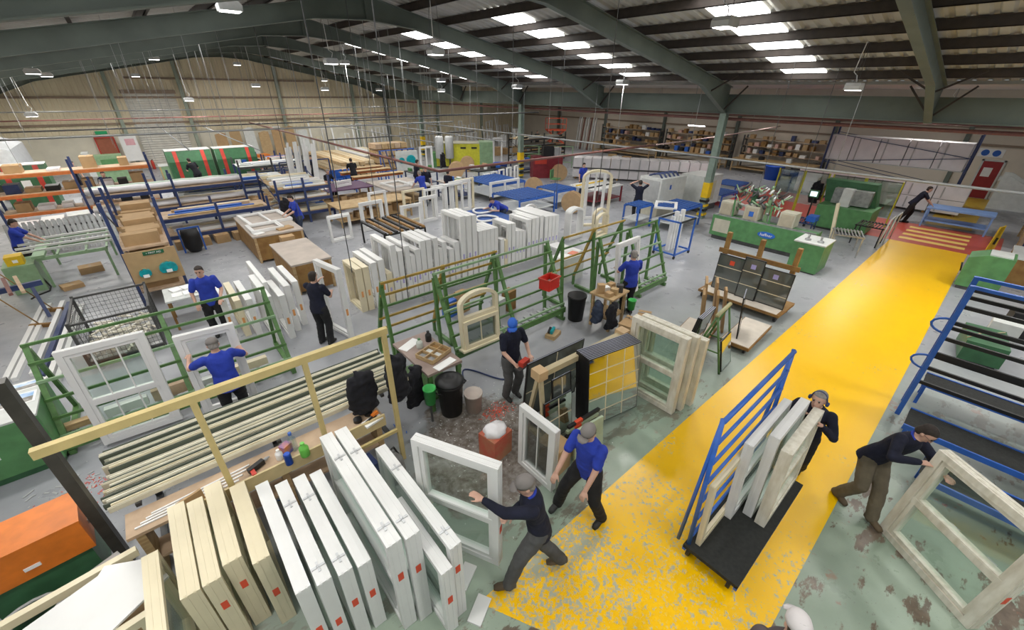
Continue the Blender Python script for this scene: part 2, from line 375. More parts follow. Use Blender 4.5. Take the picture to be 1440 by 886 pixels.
for y in (-.7, 5.65, 12.2, 18.4, 24.6, 30.8):
    for k in range(2, 8):
        xa, xb = px[k]+.1, px[k+1]-.1
        for f_ in (lambda q: q, lambda q: 2*RX-q):  # unseen mirror copies on the left slope, added for more light
            x_a, x_b = f_(xa), f_(xb)
            if min(x_a, x_b) > XL: struct('rooflight', hexa_b([(x_a,y-.62,zro(x_a)-.03),(x_b,y-.62,zro(x_b)-.03),(x_b,y+.62,zro(x_b)-.03),(x_a,y+.62,zro(x_a)-.03)], .02), rl, ce)
        if 0: struct('rooflight', hexa_b([(xa,y-.62,zro(xa)-.03),(xb,y-.62,zro(xb)-.03),(xb,y+.62,zro(xb)-.03),(xa,y+.62,zro(xa)-.03)], .02), rl, ce)
# valley beam, columns, knee braces
vb = B(); bx(vb, XV-.012, XV+.012, YN, YG, 4.36, 5.06); bx(vb, XV-.15, XV+.15, YN, YG, 4.36, 4.385); bx(vb, XV-.15, XV+.15, YN, YG, 5.04, 5.06)
struct('valley_beam', vb, frameg, ce)
for y in (8.55, 21.1, 33.6):
    b_ = B(); bx(b_, XV-.01, XV+.01, y-.13, y+.13, 0, 4.36); bx(b_, XV-.14, XV-.12, y-.13, y+.13, 0, 4.36); bx(b_, XV+.12, XV+.14, y-.13, y+.13, 0, 4.36)
    cl = struct('column', b_, mat('column_green', (.24,.31,.26), .5, var=.15), ce)
    struct('hazard_band', bx(B(), XV-.16, XV+.16, y-.15, y+.15, .95, 1.6), yellowp, ce)
    for k in range(4): struct('hazard_band', bx(B(), XV-.165, XV+.165, y-.155, y+.155, .15+k*.2, .25+k*.2), black if k % 2 else yellowp, ce)
for y in RAF[:6]:
    for s in (-1, 1):
        struct('knee_brace', bar(B(), (XV-1.6, y, zr(XV-1.6)-.02), (XV-1.6, y+s*.9, zr(XV-1.6)+.5), .05, .05), purl, ce)
        struct('knee_brace', bar(B(), (XV-.2, y, 4.5), (XV-.2, y+s*.75, 5.35), .05, .05), purl, ce)
struct('column', bx(B(), XV-.14, XV+.14, YG-.3, YG-.05, 0, 4.4), frameg, ce)
# ---- high-bay lamps
lampg = mat('lamp_housing', (.62,.63,.63), .4); lampf = mat('lamp_face', (1,.98,.95), .3, emit=9, var=.01)
LT = bpy.data.lights.new('high_bay_light', 'AREA'); LT.shape = 'RECTANGLE'; LT.size = .5; LT.size_y = .4; LT.energy = LAMP_W; LT.color = (1,.97,.92); LT.spread = math.radians(165)
def lamp_proto():
    t = thing('high_bay_lamp', 'white box high bay lamp hanging by chains from the roof', 'lamp', group='high bay lamps under the roof')
    h = B(); prism(h, [(-.21,0),(.21,0),(.22,.1),(.16,.17),(-.16,.17),(-.22,.1)], -.17, .17, 'y'); obj('housing', h, lampg, t)
    pbox('lens', -.18, .18, -.14, .14, -.012, .002, lampf, t)
    return t
def lamp_at(x, y, z, first=[None]):
    if first[0] is None: first[0] = lamp_proto(); t = first[0]; t.location = (x, y, z)
    else: t = dup(first[0], (x, y, z), 0); [bpy.data.objects.remove(k) for k in list(t.children) if k.name.startswith(('chain','high_bay_light','cord'))]
    zt = zro(x)-.02 if x < XV else 5.4
    for s in (-.2, .2): ptube('chain', [(s,0,.18),(s*.4,0,max(.3, zt-z))], .006, steeld, t, 4)
    ptube('cord', [(.05,0,.2),(.12,.05,.34),(.02,.12,.42),(-.05,.05,max(.5, zt-z))], .012, paper, t, 5)
    l = bpy.data.objects.new('high_bay_light', LT); C.objects.link(l); l.parent = t; l.location = (0,0,-.03)
for a in ((2.45,11.91,6.5),(9.31,4.58,6.2),(7.59,12.23,6.0),(6.17,16.78,5.85),(15.30,11.13,5.35),(-1.84,24.07,5.45),(2.08,28.06,6.2),(3.11,30,4.44),(-2.99,30,3.84),(6.49,30,5.15),(10.34,30,5.0),(-1.9,30,5.44)): lamp_at(*a)
for a in ((-1.5,2.5,5.6),(3,-3,6),(10,-2,6),(16,-2,5),(-3,9,5.3),(15,3.5,5.2),(15,17,5.2),(12,-6,5.6),(4,-6,5.6),(-4,35.5,5.2),(1.5,36,5.6),(7,36,6.4),(12.5,36,5.6),(16.5,35.5,5.0),(9.5,24,6.2),(14.2,22.5,5.5),(-3.8,24,5.2),(17.0,27,5.0)): lamp_at(*a)  # mostly extra lamps, added over the camera and at the rear to brighten the hall
for x, y in ((24,3),(24,11),(24,19),(24,27),(31,3),(31,11),(31,19),(31,27),(27,35),(24,-4)): lamp_at(x, y, 4.7)  # unseen lamps added to light the bay past the valley

# ================================================================ PEOPLE
skinm = mat('skin', (.60,.36,.27), .55, var=.12, scale=8)
hair_d = mat('dark_hair', (.035,.025,.02), .8, var=.4, scale=40); hair_g = mat('grey_hair', (.30,.28,.26), .8, var=.3, scale=40)
polo = mat('royal_blue_cotton', (.02,.05,.42), .85, var=.25, scale=7, bump=.2)
navy = mat('navy_fleece', (.010,.012,.030), .95, var=.4, scale=9, bump=.2)
blk_t = mat('black_trousers', (.014,.014,.016), .9, var=.4, scale=9)
olive = mat('olive_trousers', (.15,.125,.085), .9, var=.25, scale=7, bump=.2)
greyt = mat('grey_trousers', (.09,.09,.09), .9, var=.25, scale=7, bump=.2)
jean = mat('dark_jeans', (.035,.05,.09), .9, var=.3)
boot = mat('brown_boot', (.13,.09,.05), .7, var=.3); bootk = mat('black_boot', (.02,.02,.02), .6)
capb = mat('blue_cap', (.02,.12,.55), .7); capg = mat('grey_cap', (.22,.20,.19), .8)
eyew = mat('eye_dark', (.02,.015,.012), .2); lipm = mat('lip', (.45,.2,.17), .5)
def loft(bm, secs, n=14):
    # secs: (centre, axis_a, axis_b)
    rings = [[bm.verts.new(c + a*math.cos(2*PI*k/n) + b*math.sin(2*PI*k/n)) for k in range(n)] for c, a, b in secs]
    for A, Bv in zip(rings, rings[1:]):
        for k in range(n): bm.faces.new([A[k], A[(k+1)%n], Bv[(k+1)%n], Bv[k]])
    bm.faces.new(rings[0][::-1]); bm.faces.new(rings[-1])
def limb(bm, pts, rr, n=12):
    # rounded chain
    P_ = [Vector(p) for p in pts]; Q, R_ = [], []
    for i in range(len(P_)-1):
        for t in (0, .25, .5, .75): Q.append(P_[i].lerp(P_[i+1], t)); R_.append(rr[i]*(1-t)+rr[i+1]*t)
    Q.append(P_[-1]); R_.append(rr[-1])
    tube(bm, Q, R_, n)
    for p, r in ((P_[0], rr[0]), (P_[-1], rr[-1])): sphere(bm, p, r*.98)
    for p, r in zip(P_[1:-1], rr[1:-1]): sphere(bm, p, r)
def remesh(name, bm, m, vox, it, wrinkle=0):
    bmesh.ops.recalc_face_normals(bm, faces=bm.faces)
    me = bpy.data.meshes.new('tmp'); bm.to_mesh(me); bm.free()
    o = bpy.data.objects.new('tmp', me); TS.collection.objects.link(o)
    md = o.modifiers.new('r', 'REMESH'); md.mode = 'VOXEL'; md.voxel_size = vox; md.use_smooth_shade = True
    sm = o.modifiers.new('s', 'SMOOTH'); sm.iterations = it; sm.factor = .5
    dg = scratch()
    r = bpy.data.meshes.new_from_object(o.evaluated_get(dg))
    bpy.data.objects.remove(o); bpy.data.meshes.remove(me)
    if wrinkle:
        nn = [(v.co.copy(), v.normal.copy()) for v in r.vertices]
        for v, (c, n_) in zip(r.vertices, nn):
            q = Vector((c.x*7, c.y*7, c.z*15)); v.co = c + n_*(noise.noise(q)*wrinkle + noise.noise(q*2.3)*wrinkle*.4)
    r.name = name; r.materials.clear(); r.materials.append(m)
    for p in r.polygons: p.use_smooth = True
    return r
def face(dx, dy): return math.atan2(-dx, dy)
def ik(a, t, l1, l2, hint):
    a = Vector(a); t = Vector(t); d = t-a; D = d.length
    if D > (l1+l2)*.995: t = a + d.normalized()*(l1+l2)*.995; d = t-a; D = d.length
    x = (l1*l1-l2*l2+D*D)/(2*D); h = math.sqrt(max(0, l1*l1-x*x)); u = d/D
    hv = Vector(hint); hv = (hv-u*hv.dot(u)).normalized()
    return a+u*x+hv*h, t
def person(label, loc, rotz, shirt=navy, legs=blk_t, hair=hair_d, shoes=bootk, pel=(0,0,.93), lean=(0,.05,1), look=(0,1,-.25), twist=0,
           lh=None, rh=None, lf=None, rf=None, le=(-.6,-.6,-.5), re=(.6,-.6,-.5), sleeves='short', cap=None, grip=(0,0), vox=.014, scale=1.0, muffs=False, glasses=False, belly=1.0, group=None, collar=None):
    rz_ = Matrix.Rotation(-rotz, 3, 'Z')
    def cv(v): return (rz_ @ (Vector(v[1:]) - Vector(loc)))/scale if v and v[0] == 'w' else v
    lh, rh, lf, rf, pel = cv(lh), cv(rh), cv(lf), cv(rf), cv(pel)
    T = thing('person', label, 'person', loc, rotz, group); T.scale = (scale,)*3
    pel = Vector(pel); up_ = Vector(lean).normalized(); lat = Vector((math.cos(twist), math.sin(twist), 0)); lat = (lat-up_*lat.dot(up_)).normalized(); fr = up_.cross(lat)
    S_ = lambda t, x=0, y=0: pel + up_*t + lat*x + fr*y
    sh = {-1: S_(.47,-.185,0), 1: S_(.47,.185,0)}; hip = {-1: pel+Vector((1,0,0))*-.09-Vector((0,0,.04)), 1: pel+Vector((1,0,0))*.09-Vector((0,0,.04))}
    hands = {-1: Vector(lh if lh else (-.27,.08,.80)), 1: Vector(rh if rh else (.27,.08,.80))}
    feet = {-1: Vector(lf if lf else (-.11,0,.09)), 1: Vector(rf if rf else (.11,0,.09))}
    arm, leg = {}, {}
    for s, e in ((-1, le), (1, re)):
        el, hd = ik(sh[s], hands[s], .29, .26, e); arm[s] = (sh[s], el, hd)
        kn, ak = ik(hip[s], feet[s], .42, .41, (s*.15, 1, .1)); leg[s] = (hip[s], kn, ak)
    look = Vector(look).normalized(); neck = S_(.53); hc = neck + (up_*.6+Vector((0,0,.4))).normalized()*.135 + look*.025
    hl = look.cross(Vector((0,0,1))).normalized(); hu = hl.cross(look).normalized()
    def torso(bm, e, t0=-.1, t1=.56):
        prof = [(-.10,.13,.10),(-.02,.165,.115),(.08,.155,.105*belly),(.2,.148,.10*belly),(.32,.168,.112),(.42,.175,.108),(.475,.15,.09),(.51,.10,.075),(.545,.062,.062)]
        loft(bm, [(S_(t), lat*(a+e), fr*(b+e)) for t, a, b in prof if t0 <= t <= t1], 18)
    # --- body: one continuous surface
    bm = B(); torso(bm, 0); limb(bm, [S_(.48), hc-hu*.04], [.058,.055])
    for s in (-1, 1):
        limb(bm, arm[s], [.046,.041,.030]); limb(bm, [leg[s][0], leg[s][0].lerp(leg[s][1],.5), leg[s][1], leg[s][1].lerp(leg[s][2],.35), leg[s][2]], [.085,.075,.056,.056,.038])
        bar_p = leg[s][2]; limb(bm, [bar_p-Vector((0,.03,.04)), bar_p+Vector((0,.13,-.05))], [.035,.03])
        # hand: palm, four fingers, thumb
        fd = (arm[s][2]-arm[s][1]).normalized(); g = grip[0 if s < 0 else 1]
        side = fd.cross(Vector((0,0,1))); side = side.normalized() if side.length > .1 else Vector((1,0,0)); pn = side.cross(fd).normalized()
        if g: side, pn = pn, side*(-s)
        w0 = arm[s][2]; loft(bm, [(w0, side*.030, pn*.018), (w0+fd*.05, side*.042, pn*.017), (w0+fd*.09, side*.040, pn*.015)], 10)
        for i, (o_, ln) in enumerate(((-.032,.062),(-.011,.074),(.011,.070),(.032,.055))):
            r_ = w0+fd*.085+side*o_; cv = .55 if not g else 1.3
            k1 = r_+(fd*math.cos(cv*.4)-pn*math.sin(cv*.4))*ln*.5; k2 = k1+(fd*math.cos(cv)-pn*math.sin(cv))*ln*.5
            limb(bm, [r_, k1, k2], [.0105,.0095,.008], 8)
        th = w0+fd*.03+side*(-.038); limb(bm, [th, th+fd*.035-side*.022-pn*.01, th+fd*.062-side*.026-pn*.03*(1+g)], [.0135,.011,.009], 8)
    # head: skull, jaw, nose, ears
    loft(bm, [(hc+hu*z+look*y, hl*a, look*b) for z, a, b, y in ((-.118,.022,.026,.052),(-.105,.042,.048,.036),(-.07,.058,.072,.018),(-.02,.070,.088,.004),(.03,.074,.095,-.003),(.075,.066,.086,-.007),(.105,.044,.060,-.010),(.12,.012,.018,-.012))], 18)
    limb(bm, [hc+look*.088+hu*.012, hc+look*.106-hu*.028], [.010,.015], 8); limb(bm, [hc+look*.082-hu*.062-hl*.018, hc+look*.082-hu*.062+hl*.018], [.010,.010], 8)
    for s in (-1, 1): sphere(bm, hc+hl*s*.077-hu*.012-look*.008, .028, .45, .75, 1.0)
    obj_b = link('body', remesh('body', bm, skinm, min(vox, .009) if vox < .012 else vox, 3 if vox < .012 else 2), T)
    # --- clothes
    bm = B(); torso(bm, .016, -.13); 
    loft(bm, [(S_(-.14), lat*.185, fr*.135), (S_(-.02), lat*.183, fr*.133), (S_(.1), lat*.172, fr*.124*belly)], 18)
    for s in (-1, 1):
        a, e, h = arm[s]
        if sleeves == 'short': limb(bm, [a+up_*-.01, a.lerp(e,.5), a.lerp(e,.72)], [.074,.066,.065])
        else: limb(bm, [a+up_*-.01, a.lerp(e,.5), e, e.lerp(h,.5), e.lerp(h,.93)], [.074,.065,.058,.049,.041])
    so = link('shirt', remesh('shirt', bm, shirt, vox, 4, .007), T)
    if collar:
        cb = B(); tube(cb, [S_(.525)+(lat*math.cos(a)*.072+fr*math.sin(a)*.07) + up_*(.012-.02*math.sin(a)) for a in [PI/2+.25+k*(2*PI-.5)/14 for k in range(15)]], .016, 6); obj('collar', cb, collar, T, True)
    bm = B(); torso(bm, .010, -.1, .08)
    for s in (-1, 1):
        h_, k, a = leg[s]; limb(bm, [h_, h_.lerp(k,.5), k, k.lerp(a,.5), a+Vector((0,0,-.015))], [.110,.101,.085,.081,.076])
    link('trousers', remesh('trousers', bm, legs, vox, 3, .008), T)
    for s in (-1, 1):
        a = leg[s][2]; b_ = B(); z0 = a.z-.09
        loft(b_, [(Vector((a.x,a.y+y,z0+z)), Vector((w_,0,0)), Vector((0,0,h_))) for y, z, w_, h_ in ((-.085,.045,.025,.035),(-.07,.05,.038,.05),(-.01,.06,.043,.06),(.06,.045,.046,.045),(.13,.035,.046,.035),(.175,.028,.030,.026))], 12)
        obj('shoe', b_, shoes, T, True)
    hb = B()
    if cap:
        loft(hb, [(hc+hu*z-look*.006, hl*a, look*b) for z, a, b in ((.02,.086,.107),(.06,.085,.105),(.10,.066,.085),(.125,.03,.04))], 18); cp = obj('cap', hb, cap, T, True)
        pk = B(); loft(pk, [(hc+look*.09+hu*.035, hl*.078, hu*.008), (hc+look*.135+hu*.026, hl*.068, hu*.006), (hc+look*.17+hu*.016, hl*.03, hu*.005)], 12); obj('peak', pk, cap, cp, True)
        hb = B()
    e_ = -.012 if cap else 0
    loft(hb, [(hc+hu*z+look*y, hl*(a+e_*.4), look*(b+e_*.4)) for z, a, b, y in ((-.065,.060,.045,-.048),(-.03,.075,.062,-.040),(.02,.080,.075,-.027),(.055,.080,.084,-.026),(.085,.074,.090,-.013),(.105,.060,.074,-.013),(.125+e_,.034,.045,-.014),(.133+e_,.008,.01,-.015))], 18)
    obj('hair', hb, hair, T, True)
    if vox < .013:
        for s in (-1, 1):
            eb = B(); sphere(eb, hc+look*.083+hu*.016+hl*s*.03, .0105); obj('eye', eb, eyew, T, True)
            eb = B(); limb(eb, [hc+look*.090+hu*.036+hl*s*.014, hc+look*.082+hu*.036+hl*s*.046], [.006,.004], 6); obj('eyebrow', eb, hair if hair is hair_d else hair_g, T, True)
        mb = B(); limb(mb, [hc+look*.0905-hu*.062-hl*.02, hc+look*.093-hu*.061, hc+look*.0905-hu*.062+hl*.02], [.003,.006,.003], 6); obj('mouth', mb, lipm, T, True)
    if glasses:
        gb = B()
        for s in (-1, 1): tube(gb, [hc+look*.098+hu*.014+hl*(s*.032+.022*math.cos(a))+hu*.016*math.sin(a) for a in [k*PI/6 for k in range(13)]], .002, 4); tube(gb, [hc+look*.096+hu*.016+hl*s*.055, hc+hl*s*.079+hu*.01-look*.01], .002, 4)
        obj('glasses', gb, steeld, T)
    if muffs:
        mb = B(); tube(mb, [hc+hl*.092*math.cos(a)+hu*(.145*math.sin(a)-.01) for a in [k*PI/10 for k in range(11)]], .009, 6)
        for s in (-1, 1): lathe_at(mb, hc+hl*s*.09-hu*.015, hl*s, .034, .03)
        obj('ear_defenders', mb, blued, T, True)
    return T
def lathe_at(bm, c, ax, r, h):
    tube(bm, [Vector(c), Vector(c)+Vector(ax)*h*.6, Vector(c)+Vector(ax)*h], [r, r, r*.7], 12)

# ================================================================ WINDOW FRAMES
def glass_in(t, w, h, f, z0=0, cx=0, m=None): return pbox('pane', cx-w/2+f-.01, cx+w/2-f+.01, -.008, .008, z0+f-.01, z0+h-f+.01, m or glass, t)
def window(label, loc, rotz, w, h, d=.10, f=.065, m=None, cat='window frame', group=None, transoms=(), mullions=(), sash=True, pane=True, bars=(0,0), tilt=0, stick=None, stick_z=.35, hinges=0, glassm=None, name='casement_frame', roll=0):
    """frame stands in local xz, thickness along y; base centre at the origin"""
    m = m or white
    t = thing(name, label, cat, loc, rotz, group); t.rotation_euler = (tilt, roll, rotz)
    b = B(); ring(b, w, h, f, -d/2, d/2); ring(b, w-.05, h-.05, f-.005, -d*.30, d*.30, .025)
    for k in (-1, 1):     # grooves stand as proud beads on the outer faces
        bx(b, w/2, w/2+.004, k*d*.22-.012, k*d*.22+.012, .01, h-.01); bx(b, -w/2-.004, -w/2, k*d*.22-.012, k*d*.22+.012, .01, h-.01); bx(b, -w/2+.01, w/2-.01, k*d*.22-.012, k*d*.22+.012, h, h+.004)
    obj('frame', b, m, t)
    xs = [-w/2+f] + [-w/2+q*w for q in mullions] + [w/2-f]; zs = [f] + [q*h for q in transoms] + [h-f]
    for q in transoms: pbox('transom', -w/2+f, w/2-f, -d*.4, d*.4, q*h-.04, q*h+.04, m, t)
    for q in mullions: pbox('mullion', -w/2+q*w-.035, -w/2+q*w+.035, -d*.39, d*.39, f, h-f, m, t)
    for x0, x1 in zip(xs, xs[1:]):
        for z0, z1 in zip(zs, zs[1:]):
            if sash: obj('sash', ring(B(), x1-x0-.012, z1-z0-.012, .045, -d*.36, d*.36, z0+.006, (x0+x1)/2), m, t)
            if pane:
                o = pbox('pane', x0+.03, x1-.03, -.010, .010, z0+.03, z1-.03, glassm or glass, t)
                for i in range(bars[0]):
                    x = x0+(x1-x0)*(i+1)/(bars[0]+1); pbox('glazing_bar', x-.009, x+.009, -.014, .014, z0+.04, z1-.04, m, o)
                for i in range(bars[1]):
                    z = z0+(z1-z0)*(i+1)/(bars[1]+1); pbox('glazing_bar', x0+.04, x1-.04, -.0135, .0135, z-.009, z+.009, m, o)
    if stick:
        for s in (-1, 1): pbox('sticker', s*w/2+(.004 if s > 0 else -.0065), s*w/2+(.0065 if s > 0 else -.004), -.028, .028, h*stick_z, h*stick_z+.11, stick, t)
    for i in range(hinges):
        x = -w/2 + w*(.12+.62*i); hb = B(); bx(hb, x-.055, x+.055, -.010, .010, h+.004, h+.012); bx(hb, x-.012, x+.012, -.06, .06, h+.004, h+.013); sphere(hb, (x,0,h+.014), .016, 1, 1, .6)
        obj('hinge', hb, mat('bright_zinc', (.62,.63,.64), .35, .4), t)
    return t
def lite(label, loc, rotz, w, h, d=.09, f=.07, m=None, group=None, transom=None, mull=None, stick=stick_v, roll=0, tilt=0, n_in=True):
    """lighter frame for the rows further back"""
    m = m or white
    t = thing('casement_frame', label, 'window frame', loc, rotz, group); t.rotation_euler = (tilt, roll, rotz)
    b = B(); ring(b, w, h, f, -d/2, d/2); obj('frame', b, m, t)
    if n_in: obj('sash', ring(B(), w-2*f, h-2*f, .05, -d*.33, d*.33, f), m, t)
    if transom: pbox('transom', -w/2+f, w/2-f, -d*.4, d*.4, h*transom-.04, h*transom+.04, m, t)
    if mull: pbox('mullion', -.035, .035, -d*.39, d*.39, f, h-f, m, t)
    if stick:
        for s in (-1, 1): pbox('sticker', s*w/2-.003, s*w/2+.003, -.025, .025, h*.35, h*.35+.16, stick, t)
    return t
def arch_window(label, loc, rotz, w, hs, d, m, f=.07, low=None, tilt=0, panel=None):
    """straight sides up to hs, half-elliptic head"""
    t = thing('arched_window_frame', label, 'window frame', loc, rotz); t.rotation_euler = (tilt, 0, rotz)
    def outline(r, rise, wi): return [(wi/2*math.cos(a), hs+rise*math.sin(a)) for a in [k*PI/14 for k in range(15)]]
    rise = w*.26
    o = [(w/2, 0)] + outline(0, rise, w) + [(-w/2, 0)]; i = [(w/2-f, f)] + outline(0, rise-f, w-2*f) + [(-w/2+f, f)]
    b = B(); n = len(o); V = [[b.verts.new((x, y, z)) for x, z in P_] for P_ in (o, i) for y in (-d/2, d/2)]
    for k in range(n):
        j = (k+1) % n
        b.faces.new([V[0][k],V[0][j],V[2][j],V[2][k]]); b.faces.new([V[1][j],V[1][k],V[3][k],V[3][j]]); b.faces.new([V[0][j],V[0][k],V[1][k],V[1][j]]); b.faces.new([V[2][k],V[2][j],V[3][j],V[3][k]])
    obj('frame', b, m, t)
    if low:
        obj('sash', ring(B(), w-.06, low, .075, -d*.75, d*.35, .03), m, t); pbox('pane', -w/2+.1, w/2-.1, -d*.3, -d*.2, .1, low-.05, glassd, t)
        pbox('glazing_bar', -.012, .012, -d*.34, -d*.3, .1, low-.05, m, t); pbox('transom', -w/2+f, w/2-f, -d*.4, d*.4, low+.03, low+.11, m, t)
        pbox('sill', -w/2-.05, w/2+.05, -d*1.1, d*.4, 0, .04, m, t)
    if panel: pbox('panel', -w/2+f, w/2-f, -d*.2, d*.2, f, hs, panel, t)
    return t

# ================================================================ FOREGROUND: finished frames standing by the walkway
H90 = PI/2
GF = 'finished frames standing on edge beside the walkway'
def fstack(label, x, y0, y1, h, m, **k): return window(label, (x, (y0+y1)/2, 0), H90, y1-y0, h, d=k.pop('d', .145), m=m, cat='window frame', group=GF, **k)
fstack('tall white sash window frame with two top hinges beside the cream stack', .71, 2.42, 4.20, 1.45, white, transoms=(.5,), hinges=2, stick=stick_r, stick_z=.6)
fstack('tall white sash window frame with two top hinges and red sticker on its end', .88, 2.38, 4.18, 1.45, white, transoms=(.5,), hinges=2, stick=stick_r, stick_z=.6)
fstack('low white frame with red sticker squeezed between taller white frames', 1.035, 2.08, 3.1, 1.10, white, d=.125, stick=stick_r, stick_z=.5)
fstack('white frame with hinges at the outer end of the stack', 1.19, 2.15, 3.80, 1.25, white, d=.13, hinges=2, stick=stick_r, stick_z=.65)
fstack('white frame with plain top beside the cream frames', -.05, 2.75, 4.25, 1.15, white, d=.13, stick=stick_r)
fstack('white frame with hinges standing between two other white frames', .12, 2.7, 4.12, 1.15, white, d=.13, hinges=2, stick=stick_r)
fstack('white frame with red sticker low on its end, leaning beside hinged frames', .30, 2.66, 4.08, 1.15, white, d=.13, hinges=2, stick=stick_r, stick_z=.5)
fstack('white hinged frame with narrow top next to the dark gap', .47, 2.64, 4.05, 1.12, white, d=.13, stick=stick_r, stick_z=.5)
fstack('cream frame with a pencil mark, first of the cream stack', -.83, 3.40, 4.60, 1.10, cream, d=.15, transoms=(.5,))
fstack('cream frame with red sticker standing second in the cream stack', -.665, 3.40, 4.54, 1.10, cream, d=.145, transoms=(.5,), stick=stick_r, stick_z=.6)
fstack('cream frame standing further back with a red sticker on its end', -.485, 3.50, 4.66, 1.10, cream, d=.16, transoms=(.5,), stick=stick_r, stick_z=.6)
fstack('narrow cream frame with red sticker beside the white frames', -.27, 3.33, 4.47, 1.10, cream, d=.15, transoms=(.5,), stick=stick_r, stick_z=.45)
fstack('short cream frame beside the white board', -1.08, 2.7, 4.10, 1.10, cream, d=.13)
for x, y in ((1.36, 2.05), (1.45, 2.45)): box_at('offcut_board', (x, y, 0), (.3,.16,.03), white, 'short white profile offcut lying at the foot of the frames', 'offcut', .5, 'profile offcuts on the floor')
# white board on a low trestle, orange cabinet, grey board
t = thing('trestle', 'cream profile trestle with drawers under the white board', 'trestle', (-1.75, 4.05, 0), .12)
pbar('rail', (-.75,.42,.80), (.55,.42,.80), .07, .09, cream, t); pbar('rail', (-.75,-.42,.80), (.5,-.42,.80), .07, .09, cream, t)
for x in (-.7, .45):
    for y in (-.42, .42): pbar('leg', (x,y,0), (x,y,.76), .06, .06, cream, t)
pbox('shelf', -.7, .45, -.4, .4, .35, .38, mdf, t)
o = obj('board', prism(B(), [(-.62,-.45),(.52,-.32),(.56,.02),(.30,.36),(.22,.30),(-.55,.36)], .846, .87, 'z'), white); o.location = (-1.62, 4.02, 0); o.rotation_euler = (0,0,.42); tag(o, 'white sheet with a notched corner lying on the cream trestle', 'board')
t = thing('tool_cabinet', 'orange steel box cabinet on a green stand beside the dark post', 'cabinet', (-2.12, 5.35, 0), .08)
b = B(); prism(b, [(-.30,.62),(.30,.62),(.30,.98),(.22,1.03),(-.30,1.03)], -.45, .45, 'x'); obj('body', b, orangep, t)
pbox('lid', -.46, .46, -.31, .24, 1.03, 1.05, orangep, t); pbox('stand', -.4, .4, -.25, .25, 0, .62, greend, t); pbox('latch', .45, .465, -.05, .05, .75, .8, steel, t); pbox('label_plate', -.05, .07, -.312, -.30, .74, .78, paper, t)
o = obj('post', bx(B(), -.05, .05, -.06, .06, 0, 2.75), mat('dark_post', (.07,.065,.055), .45, .3, var=.3), None); o.location = (-1.56, 5.25, 0); tag(o, 'tall dark grey steel post standing beside the profile rack', 'post')
box_at('board', (-1.60, 4.72, .0), (.34,.16,.62), mat('grey_board', (.42,.40,.38), .7), 'grey board box leaning beside the dark post', 'box', .4)
for i, c in enumerate((bluep, steeld, pipe_r, lgray, bluep, steeld)):
    o = obj('profile_length', bar(B(), (-.8,0,0), (.8,.0,0), .05, .04), c); o.location = (-2.75+.02*i, 3.45+.075*i, .02+.0*i); o.rotation_euler = (0,0,.25); tag(o, 'loose length of coloured profile under the cream trestle', 'profile', 'loose profiles under the trestle')
t = thing('air_pump', 'dark grey motor with a coiled hose under the orange cabinet', 'motor', (-2.3, 4.72, 0), .3)
obj('motor', lathe(B(), [(.05,-.25),(.13,-.24),(.14,0),(.13,.2),(.06,.22)], 16, (0,0,.16), 'x'), steeld, t, True); pbox('base', -.3, .3, -.15, .15, 0, .05, steeld, t)
ptube('hose', [(.25*math.cos(a)+.1, .2*math.sin(a), .35+.01*a) for a in [k*.4 for k in range(32)]], .018, gray, t, 6)
# ---- bench behind the frames, cream profile rack
t = thing('workbench', 'long low plywood bench with cream edge board behind the frames', 'workbench', (.12, 4.86, 0))
pbox('top', -1.45, 1.5, -.15, .24, .80, .84, ply, t); pbox('edge_board', -1.0, 1.5, -.18, -.15, .70, .90, mat('pale_timber', (.62,.50,.27), .6), t)
for x in (-1.35, .1, 1.4): pbox('leg', x-.04, x+.04, -.12, .2, 0, .8, wood, t)
pbox('shelf', -1.4, 1.45, -.1, .2, .3, .33, ply, t)
t = thing('profile_rack', 'cream profile rail on three posts over the low bench', 'rack', (0, 4.56, 0))
pbar('top_rail', (-1.45,0,2.33), (1.8,0,2.33), .07, .09, mat('cream_rail', (.58,.46,.20), .5), t)
for x in (-.32, .76, 1.75): pbar('post', (x,0,0), (x,0,2.29), .06, .06, MATS['cream_rail'], t)
pbar('brace', (.76,0,.62), (1.75,0,.62), .04, .05, MATS['cream_rail'], t)
t = thing('cantilever_rack', 'steel cantilever rack carrying long cream profiles', 'rack', (0, 5.62, 0))
for x in (-1.2, .3, 1.8):
    pbar('upright', (x,.55,0), (x,.55,.84), .07, .07, steeld, t); pbar('arm', (x,.52,.86), (x,-.48,.86), .05, .05, steeld, t); pbar('foot', (x,.55,.03), (x,-.48,.03), .07, .05, steeld, t)
creams = [cream, mat('ivory_profile', (.72,.68,.53), .4), mat('green_grey_profile', (.48,.49,.38), .4), mat('pale_cream_profile', (.82,.78,.64), .35), mat('dark_edge_profile', (.10,.12,.09), .5)]
random.seed(3)
y = 5.17
for i in range(24):
    wv = random.choice((.02,.028,.04)); m = creams[4] if i % 3 == 2 else random.choice(creams[:4]); 
    b = B(); hh = .05+.035*random.random()+.05*(i > 13)
    bx(b, -1.85, 1.85, -wv/2, wv/2, 0, hh); bx(b, -1.85, 1.85, -wv/2+.008, -wv/2+.018, hh, hh+.012)
    o = obj('profile_length', b, m); o.location = (.40+random.uniform(-.05,.05), y+wv/2, .886); y += wv+.012
    tag(o, ('dark green-edged' if m is creams[4] else ('cream','ivory','green-grey','pale cream')[creams.index(m)]) + ' profile length lying on the cantilever rack', 'profile', 'profile lengths on the cantilever rack')
